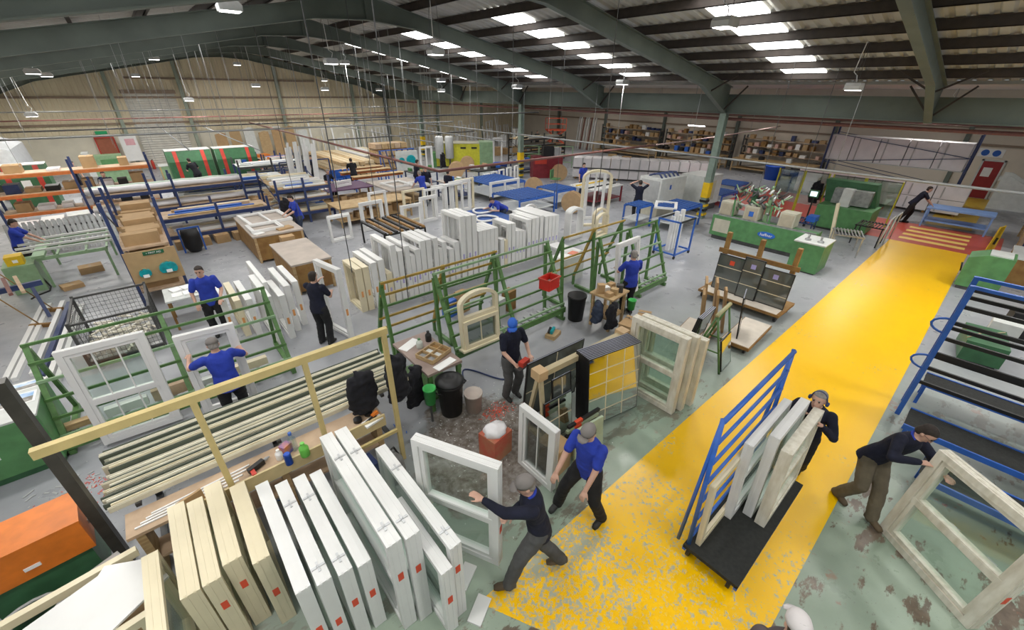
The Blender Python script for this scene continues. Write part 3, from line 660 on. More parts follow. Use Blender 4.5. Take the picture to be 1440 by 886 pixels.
# ---- things on and under the bench
def bottle(loc, h, r, m, capm, label, cat='bottle'):
    t = thing('bottle', label, cat, loc); obj('body', lathe(B(), [(r*.9,0),(r,.01),(r,h*.6),(r*.9,h*.68),(r*.4,h*.82),(r*.38,h*.9)], 16), m, t, True); obj('cap', lathe(B(), [(r*.46,h*.88),(r*.46,h),(r*.3,h*1.01)], 12), capm, t); return t
bz = .84
bottle((0.42,4.89,.84), .3, .05, glassmat('pet', (.8,.9,.95), .1), bluep, 'clear drink bottle with blue cap on the low bench')
bottle((0.50,4.69,.84), .22, .06, mat('lime_plastic', (.18,.62,.10), .4), MATS['lime_plastic'], 'bright green squeeze bottle on the low bench')
bottle((0.23,4.84,.84), .16, .045, paper, paper, 'white plastic tub standing on the low bench', 'tub')
o = obj('drink_can', lathe(B(), [(.035,0),(.045,.01),(.045,.17),(.035,.185)], 16), mat('can_blue', (.02,.08,.45), .3, .4)); o.location = (0.30,4.67,.84); tag(o, 'blue drink can on the low bench', 'can')
box_at('snack_box', (0.33,4.90,.84), (.12,.1,.14), mat('snack_orange', (.7,.25,.03), .5, col2=(.1,.1,.4)), 'orange and blue snack packet on the low bench', 'packet', .5)
for p, q in (((1.28,4.86),(.0)),((1.46,4.9),(.0))):
    o = obj('tape_roll', lathe(B(), [(.06,0),(.06,.05),(.03,.05)], 16), black); o.location = (*p, bz); tag(o, 'black tape roll on the low bench', 'tape', 'tape rolls on the bench')
t = thing('tool_tray', 'white tray with a black and orange hand tool at the bench end', 'tray', (1.44, 4.72, .84), .2)
pbox('base', -.14, .14, -.07, .07, 0, .03, paper, t); obj('tool', bar(B(), (-.1,0,.04), (.08,.02,.06), .04, .03), black, t); obj('grip', bar(B(), (.02,.02,.07), (.12,.03,.09), .05, .05), orangep, t)
t = thing('cordless_drill', 'red and black cordless drill lying on the low bench', 'drill', (-0.04,4.85,.84), .4)
obj('body', bar(B(), (-.1,0,.05), (.1,0,.05), .06, .07), black, t); obj('grip', bar(B(), (-.06,0,.05), (-.1,-.12,.05), .05, .045), redp, t); obj('chuck', lathe(B(), [(.02,.1),(.025,.14),(.01,.18)], 10, (0,0,.05), 'x'), steel, t)
for i in range(4):
    o = obj('bead_strip', bar(B(), (-.5,0,0), (.5,0,0), .02, .015), white); o.location = (-.75+.05*i, 4.80+.05*i, .85); o.rotation_euler = (0,0,.02*i); tag(o, 'thin white bead strip lying on the low bench', 'strip', 'white strips on the bench')
box_at('cardboard_sheet', (-.72, 4.70, .84), (.25,.03,.2), card, 'brown cardboard offcut propped on the low bench', 'cardboard', .3)
box_at('tote_box', (1.10, 4.34, .0), (.3,.26,.55), blued, 'navy blue tote box between frames and rack post', 'tote', .1)
t = thing('bag', 'grey zipped tool bag standing by the rack post', 'bag', (1.47, 4.28, .0), .3)
b = B(); loft(b, [(Vector((0,0,z)), Vector((a,0,0)), Vector((0,c,0))) for z, a, c in ((0,.16,.11),(.1,.19,.13),(.35,.17,.12),(.5,.08,.04))], 16); obj('body', b, mat('grey_bag', (.22,.22,.21), .9, var=.3, scale=12), t, True)
ptube('strap', [(-.12,0,.42),(-.06,0,.6),(.06,0,.6),(.12,0,.42)], .015, black, t, 6)
# ---- jackets hung at the rack ends
def jacket(loc, rotz, label, m=cloth, h=1.0, w=.5):
    b = B(); loft(b, [(Vector((.04*math.sin(k*1.7),.03*math.cos(k*2.1),z)), Vector((a,0,0)), Vector((0,c,0))) for k, (z, a, c) in enumerate(((0,w*.55,.13),(h*.1,w*.52,.14),(h*.35,w*.48,.12),(h*.6,w*.42,.12),(h*.8,w*.36,.10),(h*.93,w*.2,.07),(h,.04,.03)))], 20)
    limb(b, [(w*.36,0,h*.82),(w*.5,.03,h*.5),(w*.48,.05,h*.22)], [.08,.075,.07]); limb(b, [(-w*.36,0,h*.82),(-w*.5,-.03,h*.5),(-w*.46,0,h*.2)], [.08,.075,.07])
    o = link('jacket', remesh('jacket', b, m, .025, 2, .03)); o.location = loc; o.rotation_euler = (0,0,rotz); return tag(o, label, 'jacket')
jacket((2.0, 4.95, .85), .5, 'black jacket hanging from the end post of the cream rack', w=.36, h=.8)
jacket((1.45, 4.95, .90), .1, 'black coat hanging behind the cream rack post above the bench', w=.34, h=.7)
# ---- the people in front
WR = math.atan2(-.88, -.70)
wn = window('large white sash window being walked on its edge by a man in fleece', (5.70, -1.12, 0), WR, 1.18, 1.46, d=.14, f=.085, m=ash, transoms=(.48,), stick=stick_r, tilt=-.06)
pbox('handle', -.15, -.05, .055, .075, .735, .75, steel, wn); pbox('handle', .25, .35, .055, .075, .735, .75, steel, wn)
person('man in navy fleece and olive trousers bending to walk a large window', (6.16, -.36, 0), face(-.62,-.8), navy, olive, shoes=boot, pel=('w',6.32,-.24,.86), lean=(-.30,.34,.92), look=(-.3,.8,-.6), rh=('w',6.03,-.60,1.22), lh=('w',6.10,-.84,1.16), rf=('w',6.18,-.10,.09), lf=('w',6.02,-.52,.09), sleeves='long', vox=.0115, collar=polo, glasses=True, le=(-.5,-.8,-.2), re=(.8,.4,-.6))
CR = math.atan2(-.9, .45)
window('white sash window carried upright by a man in navy', (1.57, 2.67, .22), CR, 1.02, 1.62, d=.11, f=.075, m=white, transoms=(.46,), stick=stick_r)
for p in ((-.42,1.05),(.4,.6)): pass
person('man in navy top and grey cap carrying a white window', (2.12, 1.98, 0), face(-.8,.55), navy, greyt, hair=hair_g, shoes=boot, cap=capg, pel=(0,-.02,.90), lean=(0,.22,1), look=(0,1,-.35), lh=('w',1.62,2.28,1.42), rh=('w',1.86,2.12,1.15), lf=('w',1.75,2.02,.09), rf=('w',2.42,1.82,.13), sleeves='long', vox=.0115, collar=polo)
person('man in royal blue polo striding across the walkway edge', (3.14, 2.12, 0), face(-1,-.1), polo, blk_t, hair=hair_d, shoes=bootk, cap=capg, pel=(0,-.05,.90), lean=(0,.16,1), look=(0,1,-.4), lh=(-.18,.28,.88), rh=(.22,.34,.92), lf=('w',3.26,1.86,.09), rf=('w',2.98,2.40,.10), vox=.0115, belly=1.2)
person('person in pale cap passing close below the camera', (2.64, -.25, 0), face(.7,.4), mat('dark_hoodie', (.10,.08,.085), .9), greyt, hair=hair_d, cap=mat('pale_cap', (.70,.66,.66), .8), vox=.016)
# ---- blue window trolley
t = thing('frame_trolley', 'blue tubular window trolley with black rubber deck', 'trolley', (3.63, .26, 0))
obj('deck', bx(B(), 0, 2.1, 0, .66, .20, .25), rubber, t)
for y in (0.02, .64): pbar('deck_edge', (0,y,.19), (2.1,y,.19), .04, .06, bluep, t)
for x in (.06, 2.05): 
    ptube('post', [(x,.62,.2),(x,.70,2.2)], .026, bluep, t); ptube('post', [(x,.75,.2),(x,.70,2.2)], .022, bluep, t)
for i in range(7): ptube('rail', [(.06,.615+.012*i,.42+.293*i),(2.05,.615+.012*i,.42+.293*i)], .020 if i < 6 else .028, bluep, t)
for x in (.12, 1.95):
    for y in (.1, .6):
        w_ = lathe(B(), [(.03,-.025),(.085,-.02),(.085,.02),(.03,.025)], 16, (x,y,.085), 'y'); c_ = obj('castor', w_, black, t); obj('fork', bar(B(), (x,y,.1), (x,y,.2), .05, .06), bluep, c_)
GT = 'white windows loaded on the blue trolley'
window('white window with glazing leaning on the blue trolley rails', (5.02, .74, .25), 0, 1.25, 1.25, d=.1, f=.08, m=white, tilt=-.05, transoms=(.55,), group=GT)
window('white window standing in the middle of the blue trolley deck', (5.15, .58, .25), 0, 1.05, 1.35, d=.11, f=.08, m=white, tilt=-.04, group=GT)
window('cream-edged white window standing outermost on the blue trolley deck', (5.18, .42, .25), 0, 1.15, 1.25, d=.12, f=.08, m=ash, tilt=-.04, transoms=(.5,), group=GT)
window('thin cream frame lying against the lower rails of the trolley', (4.2, .80, .25), 0, .9, 1.0, d=.06, f=.06, m=cream, tilt=-.06, pane=False, group=GT)
person('man in black hooded top pushing the blue window trolley', (5.98, .52, 0), face(-1,0), navy, blk_t, hair=hair_g, pel=(0,-.02,.92), lean=(0,.22,1), look=(.1,1,-.1), lh=(-.15,.27,1.30), rh=(.14,.27,1.32), lf=(-.1,-.25,.12), rf=(.1,.18,.09), sleeves='long', vox=.0115, muffs=True)

# ================================================================ MIDDLE OF THE HALL
def aframe(label, x0, x1, yb, yt, zt, rail_m, n=7, zb=.35, back=None, cat='rack', base=True, posts=3):
    """glazing rack along X: leaning uprights at the front (yb at the foot, yt at the top), back props"""
    t = thing('glazing_rack', label, cat, ((x0+x1)/2, yb, 0)); L = (x1-x0)/2; dy = yt-yb; bk = back if back is not None else dy+.55
    for i in range(posts):
        x = -L+.04+(2*L-.08)*i/(posts-1)
        pbar('upright', (x,0,zb), (x,dy,zt), .07, .06, rail_m if i % 2 else rackg, t); pbar('back_prop', (x,bk,0), (x,dy+.03,zt-.12), .06, .07, rackg, t)
        pbar('foot', (x,-.08,.05), (x,bk,.05), .08, .08, rackg, t); pbar('strut', (x,0,.05), (x,0,zb), .06, .06, rackg, t)
    for k in range(n):
        f = (k+.3)/(n-.7); pbar('rail', (-L,dy*f-.04,zb+(zt-zb)*f), (L,dy*f-.04,zb+(zt-zb)*f), .035, .045, rail_m if k % 3 else rackg if rail_m is not rackg else greenl, t)
    if base:
        pbar('base_beam', (-L,-.05,zb-.08), (L,-.05,zb-.08), .05, .14, rackg, t)
        for i in range(int(L*2/.22)):
            x = -L+.12+i*.22; pbox('roller', x-.03, x+.03, -.02, .22, zb-.03, zb+.01, gray, t)
    return t
# green rack with the leaning Georgian window
aframe('green glazing rack with leaning Georgian bar window', -2.2, 1.15, 8.05, 8.85, 1.62, rackg, 6, .25)
window('large white window with glazing bars leaning on the green rack', (-1.27, 7.84, .05), -.06, 1.02, 1.68, d=.1, f=.085, m=white, transoms=(.45,), bars=(2,0), tilt=-.10)
window('white frame steadied by a man in blue at the green rack', (-.03, 7.56, .08), -.1, .82, 1.55, d=.09, f=.08, m=white, tilt=-.05, pane=False)
person('man in blue polo seen from behind holding a white frame at the green rack', (.02, 7.06, 0), face(0,1), polo, blk_t, hair=hair_g, cap=capg, pel=(0,-.05,.92), lean=(0,.14,1), look=(0,1,-.4), lh=(-.36,.40,1.28), rh=(.34,.40,1.20), vox=.0125, belly=1.15)
person('man in blue polo standing behind the green rack, head turned', (.30, 10.70, 0), face(-.1,-1), polo, blk_t, lh=(-.2,.28,.98), rh=(.25,.2,.92), look=(.25,1,-.15), vox=.0125)
for i in range(5): box_at('profile_bundle', (-2.0+.62*i, 8.26, .30), (.55,.12,.10+.05*(i%3)), (wood, white, ply, lgray, cream)[i], ('brown timber','white','plywood','grey','cream')[i] + ' profile bundle on the rollers of the green rack', 'bundle', 0, 'bundles on the green rack')
# green bench cabinet with pictures
t = thing('machine_cabinet', 'green machine cabinet with landscape pictures and white panel', 'cabinet', (-2.62, 8.25, 0), .0)
pbox('body', -.65, .42, -.45, .7, .12, .95, greenp, t); pbox('plinth', -.6, .38, -.4, .65, 0, .12, greend, t); pbox('top', -.65, .42, -.45, .7, .95, .98, lgray, t); pbox('control_panel', -.62, -.12, -.46, -.45, .45, .62, paper, t)
pbox('switch', -.42, -.36, -.475, -.46, .51, .56, black, t)
def picture(x, y, z, rx, w, h, label, sky=(.25,.45,.75)):
    p = thing('picture', label, 'picture', (x, y, z)); p.rotation_euler = (rx, 0, 0)
    pbox('sheet', -w/2, w/2, 0, h, 0, .004, paper, p)
    pbox('print', -w/2+.03, w/2-.03, .03, h*.5, .004, .006, mat('print_land', (.16,.15,.13), .5, col2=(.42,.40,.38), scale=9), p); pbox('print', -w/2+.03, w/2-.03, h*.5, h-.03, .004, .006, mat('print_sky', sky, .5, col2=(.8,.85,.9), scale=7), p)
picture(-2.45, 8.22, .982, 0, .42, .34, 'landscape photo sheet lying on the green cabinet', ); picture(-2.92, 8.22, .982, 0, .4, .34, 'seaside photo sheet lying beside another on the green cabinet')
picture(-2.42, 8.66, .982, 0, .5, .25, 'wide blue photo sheet lying at the back of the green cabinet')
# wire cage stillage with scraps
t = thing('cage_stillage', 'grey wire mesh stillage with scrap offcuts', 'stillage', (-1.38, 11.6, 0)); W, D, Hh = .62, .78, 1.0
for x in (-W, W):
    for y in (-D, D): pbar('post', (x,y,0), (x,y,Hh+.05), .05, .05, steeld, t)
for z in (.12, Hh):
    for y in (-D, D): pbar('rail', (-W,y,z), (W,y,z), .04, .04, steeld, t)
    for x in (-W, W): pbar('rail', (x,-D,z), (x,D,z), .04, .04, steeld, t)
for s, ax in ((-1,'x'),(1,'x'),(-1,'y'),(1,'y')):
    b = B()
    for i in range(1, 16):
        f = -1+2*i/16
        if ax == 'x': bar(b, (s*W,f*D,.12), (s*W,f*D,Hh), .006, .006)
        else: bar(b, (f*W,s*D,.12), (f*W,s*D,Hh), .006, .006)
    for i in range(1, 9):
        z = .12+(Hh-.12)*i/9
        if ax == 'x': bar(b, (s*W,-D,z), (s*W,D,z), .006, .006)
        else: bar(b, (-W,s*D,z), (W,s*D,z), .006, .006)
    o = obj('mesh_panel', b, steeld, t); o['kind'] = 'stuff'
pbox('floor_plate', -W, W, -D, D, .1, .13, steel, t)
random.seed(5); b = B()
for i in range(70):
    p = Vector((random.uniform(-.45,.45), random.uniform(-.6,.6), .16+random.random()*.32)); a = random.uniform(0,6.28); d = Vector((math.cos(a),math.sin(a),random.uniform(-.2,.2)))*.15; bar(b, p-d, p+d, .04, .03)
o = obj('scrap_offcuts', b, ash); o.location = (-1.38, 11.6, 0); o['kind'] = 'stuff'; tag(o, 'tangled white profile scrap filling the mesh stillage', 'scrap')
# pale table of papers beside the cage
t = thing('work_table', 'low table covered with white papers beside the stillage', 'table', (.0, 11.95, 0)); pbox('top', -.5, .5, -.45, .45, .72, .76, lgray, t)
for x in (-.45,.45):
    for y in (-.4,.4): pbar('leg', (x,y,0), (x,y,.72), .05, .05, woodd, t)
for i in range(5): box_at('paper_pad', (-.25+.22*(i%3), 11.8+.3*(i//3), .76), (.2,.26,.02+.01*i), paper, 'pad of white paper on the low table', 'paper', .1*i, 'paper pads on the low table')
# first aid board at the end of the navy shelving
t = thing('storage_rack', 'navy steel shelving with cardboard boxes and diagonal braces', 'shelving', (-.48, 15.6, 0))
for x in (-.5, .5):
    for y in (-2.0, .2, 2.2): pbar('upright', (x,y,0), (x,y,2.7), .07, .07, blued, t)
    pbar('brace', (x,-2,.5), (x,.2,1.6), .025, .025, steeld, t); pbar('brace', (x,.2,1.6), (x,-2,2.5), .025, .025, steeld, t)
for z in (.35, .95, 1.5): pbox('shelf', -.5, .5, -2.0, 2.2, z, z+.05, ply, t)
random.seed(11)
for z in (.4, 1.0, 1.55):
    y = 13.75
    while y < 17.3:
        dy = random.uniform(.3,.6); hh = random.uniform(.15,.38); 
        t = thing('cardboard_box', random.choice(('open brown','closed brown','crumpled brown')) + ' cardboard box on the navy shelving', 'box', (-.48+random.uniform(-.06,.06), y+dy/2, z), random.uniform(-.1,.1), 'boxes on the navy shelving')
        pbox('carton', -.36, .36, -dy/2+.03, dy/2-.03, 0, hh, card, t)
        if random.random() < .6:
            for s in (-1, 1): pbar('flap', (s*.36,-dy/2+.03,hh), (s*.46,dy/2-.03,hh-.05), .01, .12, card, t)
        y += dy
t = thing('first_aid_board', 'brown board with two teal first aid cases and green sign', 'board', (-.48, 13.38, 0))
pbox('panel', -.5, .54, -.02, .02, .68, 1.50, mdf, t); pbox('sign', -.12, .30, -.03, -.02, 1.38, 1.47, mat('first_aid_green', (.01,.12,.05), .5), t); text('+ FIRST AID', .06, paper, t, (.09,-.033,1.425), (H90,0,0))
for x, z, r in ((.26,.98,.2), (-.22,.95,.13)):
    b = B(); prism(b, [(x+r*1.0*math.cos(a)*(1 if abs(math.cos(a))<.9 else .95), z+r*.8*math.sin(a) if math.sin(a) > -.6 else z-r*.5) for a in [k*PI/8 for k in range(16)]], -.12, -.02, 'y'); c_ = obj('first_aid_case', b, teal, t)
    pbox('label_plate', x-.06, x+.06, -.125, -.12, z-.1, z-.02, paper, c_); ptube('handle', [(x-.05,-.07,z+r*.7),(x-.04,-.07,z+r*1.0),(x+.04,-.07,z+r*1.0),(x+.05,-.07,z+r*.7)], .012, wood, c_, 6)
# stacked white frames by the rack, man carrying one
GB = 'packed frames standing in the aisle by the brown bench'
for i, (x, yn, yf, h, m, lab) in enumerate(((.50,10.45,11.55,.92,white,'short white frame first in the packed row behind the green rack'),(.74,10.2,11.5,.92,cream,'cream frame standing among white ones in the packed row'),(.95,10.1,11.45,.92,white,'white frame next to the cream one in the packed row'),(1.22,9.25,10.8,1.22,white,'long white frame at the end of the green rack'),(1.33,9.9,11.6,1.30,white,'tall white frame standing behind the row near the brown bench'),(1.50,9.42,10.5,1.10,white,'white frame with orange tape low on its end near the man in black'),(1.70,9.7,11.1,1.18,white,'white frame with orange tape beside the man in black'),(1.92,9.9,11.2,1.15,white,'white frame with torn orange tape nearest the brown bench'))):
    lite(lab, (x, (yn+yf)/2, 0), H90, yf-yn, h, d=.13 if i != 4 else .09, m=m, group=GB, stick=stick_o)
person('man in black T-shirt carrying a white frame on his shoulder', (2.02, 8.72, 0), face(.8,.6), navy, blk_t, pel=(0,0,.95), look=(0,1,-.1), lh=(-.12,.32,1.40), rh=(.12,.36,1.15), vox=.0125)
lite('white frame held upright by the man in black', (2.44, 8.98, .02), H90+.2, .95, 1.72, d=.11, stick=stick_o, group=GB)
# brown benches
def bench(label, x0, x1, y0, y1, z, top, side=None, legs=wood, shelf=True, cat='workbench', n=2, under=None):
    t = thing('workbench', label, cat, ((x0+x1)/2, (y0+y1)/2, 0)); W, D = (x1-x0)/2, (y1-y0)/2
    pbox('top', -W, W, -D, D, z-.05, z, top, t)
    for i in range(n):
        for y in (-D+.05, D-.05): x = -W+.06+(2*W-.12)*i/(n-1); pbar('leg', (x,y,0), (x,y,z-.05), .07, .07, legs, t)
    if side: pbox('side_panel', -W+.03, W-.03, -D+.02, -D+.05, .08, z-.05, side, t); pbox('side_panel', -W+.02, -W+.05, -D+.05, D-.05, .08, z-.05, side, t)
    if shelf: pbox('shelf', -W+.05, W-.05, -D+.05, D-.05, .22, .26, legs, t)
    return t
bench('wide brown workbench with bare grey top', 2.28, 3.36, 11.68, 13.95, .9, benchm, woodd)
bench('wooden workbench with a white frame being assembled on it', 2.05, 3.6, 15.0, 18.0, .9, benchm, woodd)
def flat(label, x, y, z, w, h, rz=0, m=None, mull=None, group=None, tr=None):
    t = lite(label, (x, y, z), rz, w, h, m=m, stick=None, group=group, mull=mull, transom=tr); t.rotation_euler = (H90, 0, rz); return t
GA = 'frames lying on benches'
flat('white double frame lying on the wooden workbench', 2.85, 17.9, .95, 1.4, 1.6, .06, mull=True, group=GA); flat('white frame lying across the wooden workbench', 2.6, 16.3, .95, 1.0, .9, .02, group=GA)
box_at('cardboard_box', (3.1, 15.4, .9), (.5,.35,.05), card, 'flat brown carton on the wooden workbench', 'box', .2); box_at('cardboard_box', (2.9, 14.35, .0), (.4,.3,.95), card, 'brown carton standing between the two brown workbenches', 'box')
box_at('paper_pad', (2.3, 15.3, .9), (.3,.2,.02), paper, 'papers at the corner of the wooden workbench', 'paper', .4)
person('man in blue polo working at the wooden bench', (3.98, 16.75, 0), face(-1,0), polo, jean, lean=(0,.22,1), lh=(-.2,.45,1.02), rh=(.2,.42,1.02), look=(0,1,-.7), vox=.014, belly=1.15)
# ---- the long row of frames behind the green racks
GR = 'white frames in the long row behind the green racks'
random.seed(2)
ROW = [(3.32,1.2,.85,1),(3.5,1.2,.85,1),(3.72,1.26,1.15,0),(3.92,1.29,1.15,0),(4.1,.88,.8,1),(4.29,1.6,1.2,0),(4.48,1.4,1.05,0),(4.68,1.49,1.1,0),(4.82,1.2,1.0,0),(4.98,1.33,1.0,0),(5.15,1.53,1.08,0),(5.33,1.53,1.08,0),(5.55,1.53,1.05,0),(5.7,1.2,.8,0),(5.83,1.36,.8,0),(6.05,1.1,.8,0),(6.24,1.27,.75,0),(6.47,1.97,1.0,0),(6.69,1.95,1.0,0),(6.89,1.94,1.0,0),(7.1,1.42,.8,0),(7.25,1.42,.8,0),(7.4,1.42,.8,0),(7.55,1.42,.8,0),(7.7,1.42,.8,0),(7.95,1.0,.6,0),(8.1,.93,.6,1),(8.24,1.44,.8,0),(8.42,1.42,.8,0),(8.58,1.15,.8,0),(8.72,1.12,.8,0),(8.87,1.09,.8,0),(9.1,1.42,.95,0),(9.3,1.43,.95,0),(9.46,1.43,1.2,0),(9.66,1.46,1.2,0),(9.9,1.39,1.5,0),(10.08,1.38,1.5,0),(10.25,1.36,1.5,0),(10.42,1.35,1.5,0)]
for i, (x, h, ln, c) in enumerate(ROW):
    kind = 'cream frame' if c else ('tall white frame' if h > 1.8 else 'low white frame' if h < 1.2 else 'white frame')
    lab = kind + (' with orange tape' if i < 4 else ' with lilac tape') + (' at the open end of the long row' if i < 5 else ' beside the tall trio in the long row' if 13 <= i <= 24 and h < 1.8 else ' in the long row behind the green racks' if i < 30 else ' at the arch end of the long row')
    lite(lab, (x, 9.6+ln/2, 0), H90, ln, h, d=min(.155, (ROW[i+1][0]-x if i < 39 else .18)-.012, (x-ROW[i-1][0] if i else .18)-.012), m=cream if c else white, group=GR, stick=stick_o if i < 4 else stick_v, transom=.55 if i % 3 == 1 else None, roll=0)
lite('low white frame lying behind the right end of the green racks', (9.75, 8.6, 0), H90, 1.1, .6, d=.5, group=GR)
# ---- green racks of the glazing station
aframe('ochre railed glazing rack behind the cluttered bench', 2.75, 5.55, 7.55, 6.95, 1.9, ochre, 6, .3, back=-.75, base=False)
aframe('green railed glazing rack with arched window and red crate', 3.75, 7.0, 6.05, 6.72, 1.9, rackg, 7, .38, back=.62)
aframe('ochre railed glazing rack with papers behind the second station', 7.45, 10.0, 7.25, 6.65, 1.9, ochre, 5, .35, back=-.7, base=False)
aframe('green railed glazing rack where a man in blue works', 8.25, 10.9, 5.55, 6.15, 1.85, rackg, 6, .3, back=.6)
arch_window('cream arched window with glazed lower sash on the green rack', (4.32, 5.92, .42), -.03, .92, .98, .12, cream, low=.62, tilt=-.08)
t = thing('red_crate', 'red plastic crate of fittings hooked on the green rack', 'crate', (6.5, 6.12, 1.0), .15)
b = B(); 
for a, c in (((-.22,-.16),(.22,-.16)),((.22,-.16),(.22,.16)),((.22,.16),(-.22,.16)),((-.22,.16),(-.22,-.16))): bar(b, (a[0]*.9,a[1]*.9,.13), (c[0]*.9,c[1]*.9,.13), .02, .26)
bx(b, -.2, .2, -.15, .15, 0, .02); obj('body', b, mat('red_plastic', (.62,.03,.02), .4), t); obj('rim', ring_h(.46,.34,.03,.25,.28), redp, t); pbox('fittings', -.17, .17, -.11, .11, .02, .14, steel, t)
window('white frame being glazed by a man in blue at the green rack', (8.75, 5.42, .35), .05, 1.0, 1.5, d=.09, f=.08, tilt=-.12, pane=False)
person('man in blue polo with ear defenders working at the right green rack', (8.50, 5.20, 0), face(.5,1), polo, blk_t, muffs=True, hair=hair_g, lh=(-.25,.35,1.15), rh=(.2,.38,1.1), vox=.0125)
# bench with clutter, capped man
t = bench('cluttered glazing bench with fixings tray and papers', 2.62, 3.32, 5.15, 6.45, .85, mat('stained_top', (.33,.25,.22), .6), None, legs=rackg)
box_at('paper_pad', (2.85, 6.2, .85), (.42,.2,.012), paper, 'white sheet at the far end of the cluttered bench', 'paper', .4); box_at('paper_pad', (3.02, 5.25, .85), (.42,.16,.012), paper, 'white sheet at the near end of the cluttered bench', 'paper', .2)
t = thing('fixings_tray', 'divided wooden tray of fixings on the cluttered bench', 'tray', (3.02, 5.62, .85), .3)
pbox('base', -.25, .25, -.2, .2, 0, .02, wood, t)
for x in (-.25,-.08,.09,.25): pbar('divider', (x,-.2,.05), (x,.2,.05), .015, .08, wood, t)
for y in (-.2,0,.2): pbar('divider', (-.25,y,.05), (.25,y,.05), .015, .08, wood, t)
for k in range(6): pbox('fixings', -.22+.165*(k%3), -.11+.165*(k%3), -.17+.2*(k//3), -.03+.2*(k//3), .02, .05, (steel, lgray, woodd)[k%3], t)
bottle((2.95, 6.0, .85), .2, .06, mat('white_tin', (.6,.65,.6), .4), greenp, 'white and green tin on the cluttered bench', 'tin'); bottle((3.2, 6.1, .85), .22, .06, black, black, 'black bottle on the cluttered bench')
def bin_(label, loc, r, h, m, lid=None, name='dustbin', cat='bin'):
    t = thing(name, label, cat, loc); obj('body', lathe(B(), [(r*.78,0),(r*.95,h*.9),(r,h*.9),(r,h),(r*.93,h),(r*.76,.03)] if not lid else [(r*.78,0),(r*.95,h*.9),(r,h*.9),(r,h)], 28), m, t, True)
    if lid:
        obj('lid', lathe(B(), [(r*1.05,h),(r*1.05,h+.03),(r*.75,h+.08),(r*.3,h+.10),(r*.28,h+.07),(.02,h+.07)], 28), lid, t, True)
        for s in (-1, 1): ptube('handle', [(s*r*.93,-.08,h*.82),(s*(r+.05),-.07,h*.86),(s*(r+.05),.07,h*.86),(s*r*.93,.08,h*.82)], .015, m, t, 6)
    return t
bin_('black dustbin with lid beside the cluttered bench', (2.93, 4.98, 0), .24, .68, black, black)
bin_('pale plastic bucket beside the black dustbin', (3.26, 4.76, 0), .17, .40, bucket_m, None, 'bucket', 'bucket')
t = bin_('green tin hanging under the bench corner', (2.53, 4.98, .42), .11, .32, mat('tin_green', (.05,.48,.10), .4), None, 'paint_tin', 'tin')
pbar('bracket', (0,0,-.42), (0,0,.0), .03, .03, steeld, t)
jacket((2.45, 5.35, .25), .6, 'dark coat hanging at the end of the cluttered bench', h=.75, w=.4)
bin_('black dustbin beside the second glazing station', (7.25, 5.85, 0), .24, .68, black, None)
person('man in navy polo and blue cap holding a red power tool', (4.02, 4.62, 0), face(-.1,-1), navy, greyt, cap=capb, lh=(-.18,.30,1.05), rh=(.16,.33,1.0), look=(.5,.8,-.35), vox=.0115, collar=polo)
t = thing('power_tool', 'red and black power tool held by the capped man', 'tool', (3.98, 4.23, .98), .2); pbox('body', -.1, .1, -.05, .05, -.02, .07, redp, t); pbox('base', -.2, .2, -.06, .06, -.05, -.02, steeld, t)
t = thing('hose', 'blue air hose looped on the floor by the green rack', 'hose'); 
obj('hose_loop', tube(B(), [(3.6+.045*k, 5.55+.35*math.sin(k*.32)-.01*k, .02) for k in range(26)], .016, 6), blued, t, True)
# clutter stand at the second station
t = thing('tool_stand', 'wooden stand cluttered with cardboard, tools and hanging cloths', 'stand', (7.65, 5.2, 0), .1)
for x in (-.3,.3):
    for y in (-.25,.25): pbar('leg', (x,y,0), (x,y,.85), .06, .06, wood, t)
pbox('top', -.38, .38, -.32, .32, .85, .89, wood, t); pbox('shelf', -.33, .33, -.27, .27, .3, .33, wood, t)
for k in range(6): box_at('cardboard_box', (7.42+.2*(k%3), 5.05+.25*(k//3), .89), (.14,.16,.10+.04*(k%4)), (card, wood, steeld, card, paper, card)[k], ('open carton of parts','small wooden tray','grey tool case','brown carton','white carton','flat brown carton')[k] + ' on the cluttered wooden stand', 'box', .3*k)
jacket((7.35, 4.85, .15), .2, 'black cloth hanging from the cluttered wooden stand', h=.7, w=.3); jacket((7.2, 5.15, .25), .9, 'blue grey cloth hanging from the cluttered wooden stand', jean, h=.55, w=.25)
o = bin_('green tin hung on the wooden stand', (8.02, 4.78, .45), .1, .26, MATS['tin_green'], None, 'paint_tin', 'tin'); pbar('bracket', (0,0,-.45), (0,0,0), .03, .03, steeld, o)
for x, y, r, l in ((7.55,4.5,.2,'open brown carton in front of the wooden stand'),(8.06,4.42,.5,'second brown carton beside the open one at the wooden stand')):
    t = thing('cardboard_box', l, 'box', (x, y, 0), r); pbox('carton', -.19, .19, -.16, .16, 0, .38, card, t)
    for s in (-1, 1): pbar('flap', (s*.19,-.16,.38), (s*.25,-.16,.43), .005, .02, card, t); pbar('flap', (s*.22,-.15,.41), (s*.22,.15,.41), .1, .008, card, t)
t = thing('tool_box', 'small wooden tray of drills on the floor by the green rack', 'tray', (6.2, 5.62, 0), .3); pbox('tray', -.18, .18, -.12, .12, 0, .1, wood, t); pbar('drill', (-.1,0,.14), (.1,.03,.17), .06, .08, teal, t); pbar('drill', (-.12,.06,.13), (.02,.08,.2), .05, .07, black, t)
for i, (x, y, m, lb) in enumerate(((4.9,8.05,bluep,'blue'),(5.3,8.05,card,'brown'),(5.9,7.3,lgray,'grey'),(6.3,7.35,woodd,'timber'))): box_at('parts_box', (x, y, .0), (.3,.25,.45+.1*(i%2)), m, lb + ' parts box standing behind the green rack', 'box', .2)
for x, y in ((9.0,6.72),(9.4,6.75)): pass
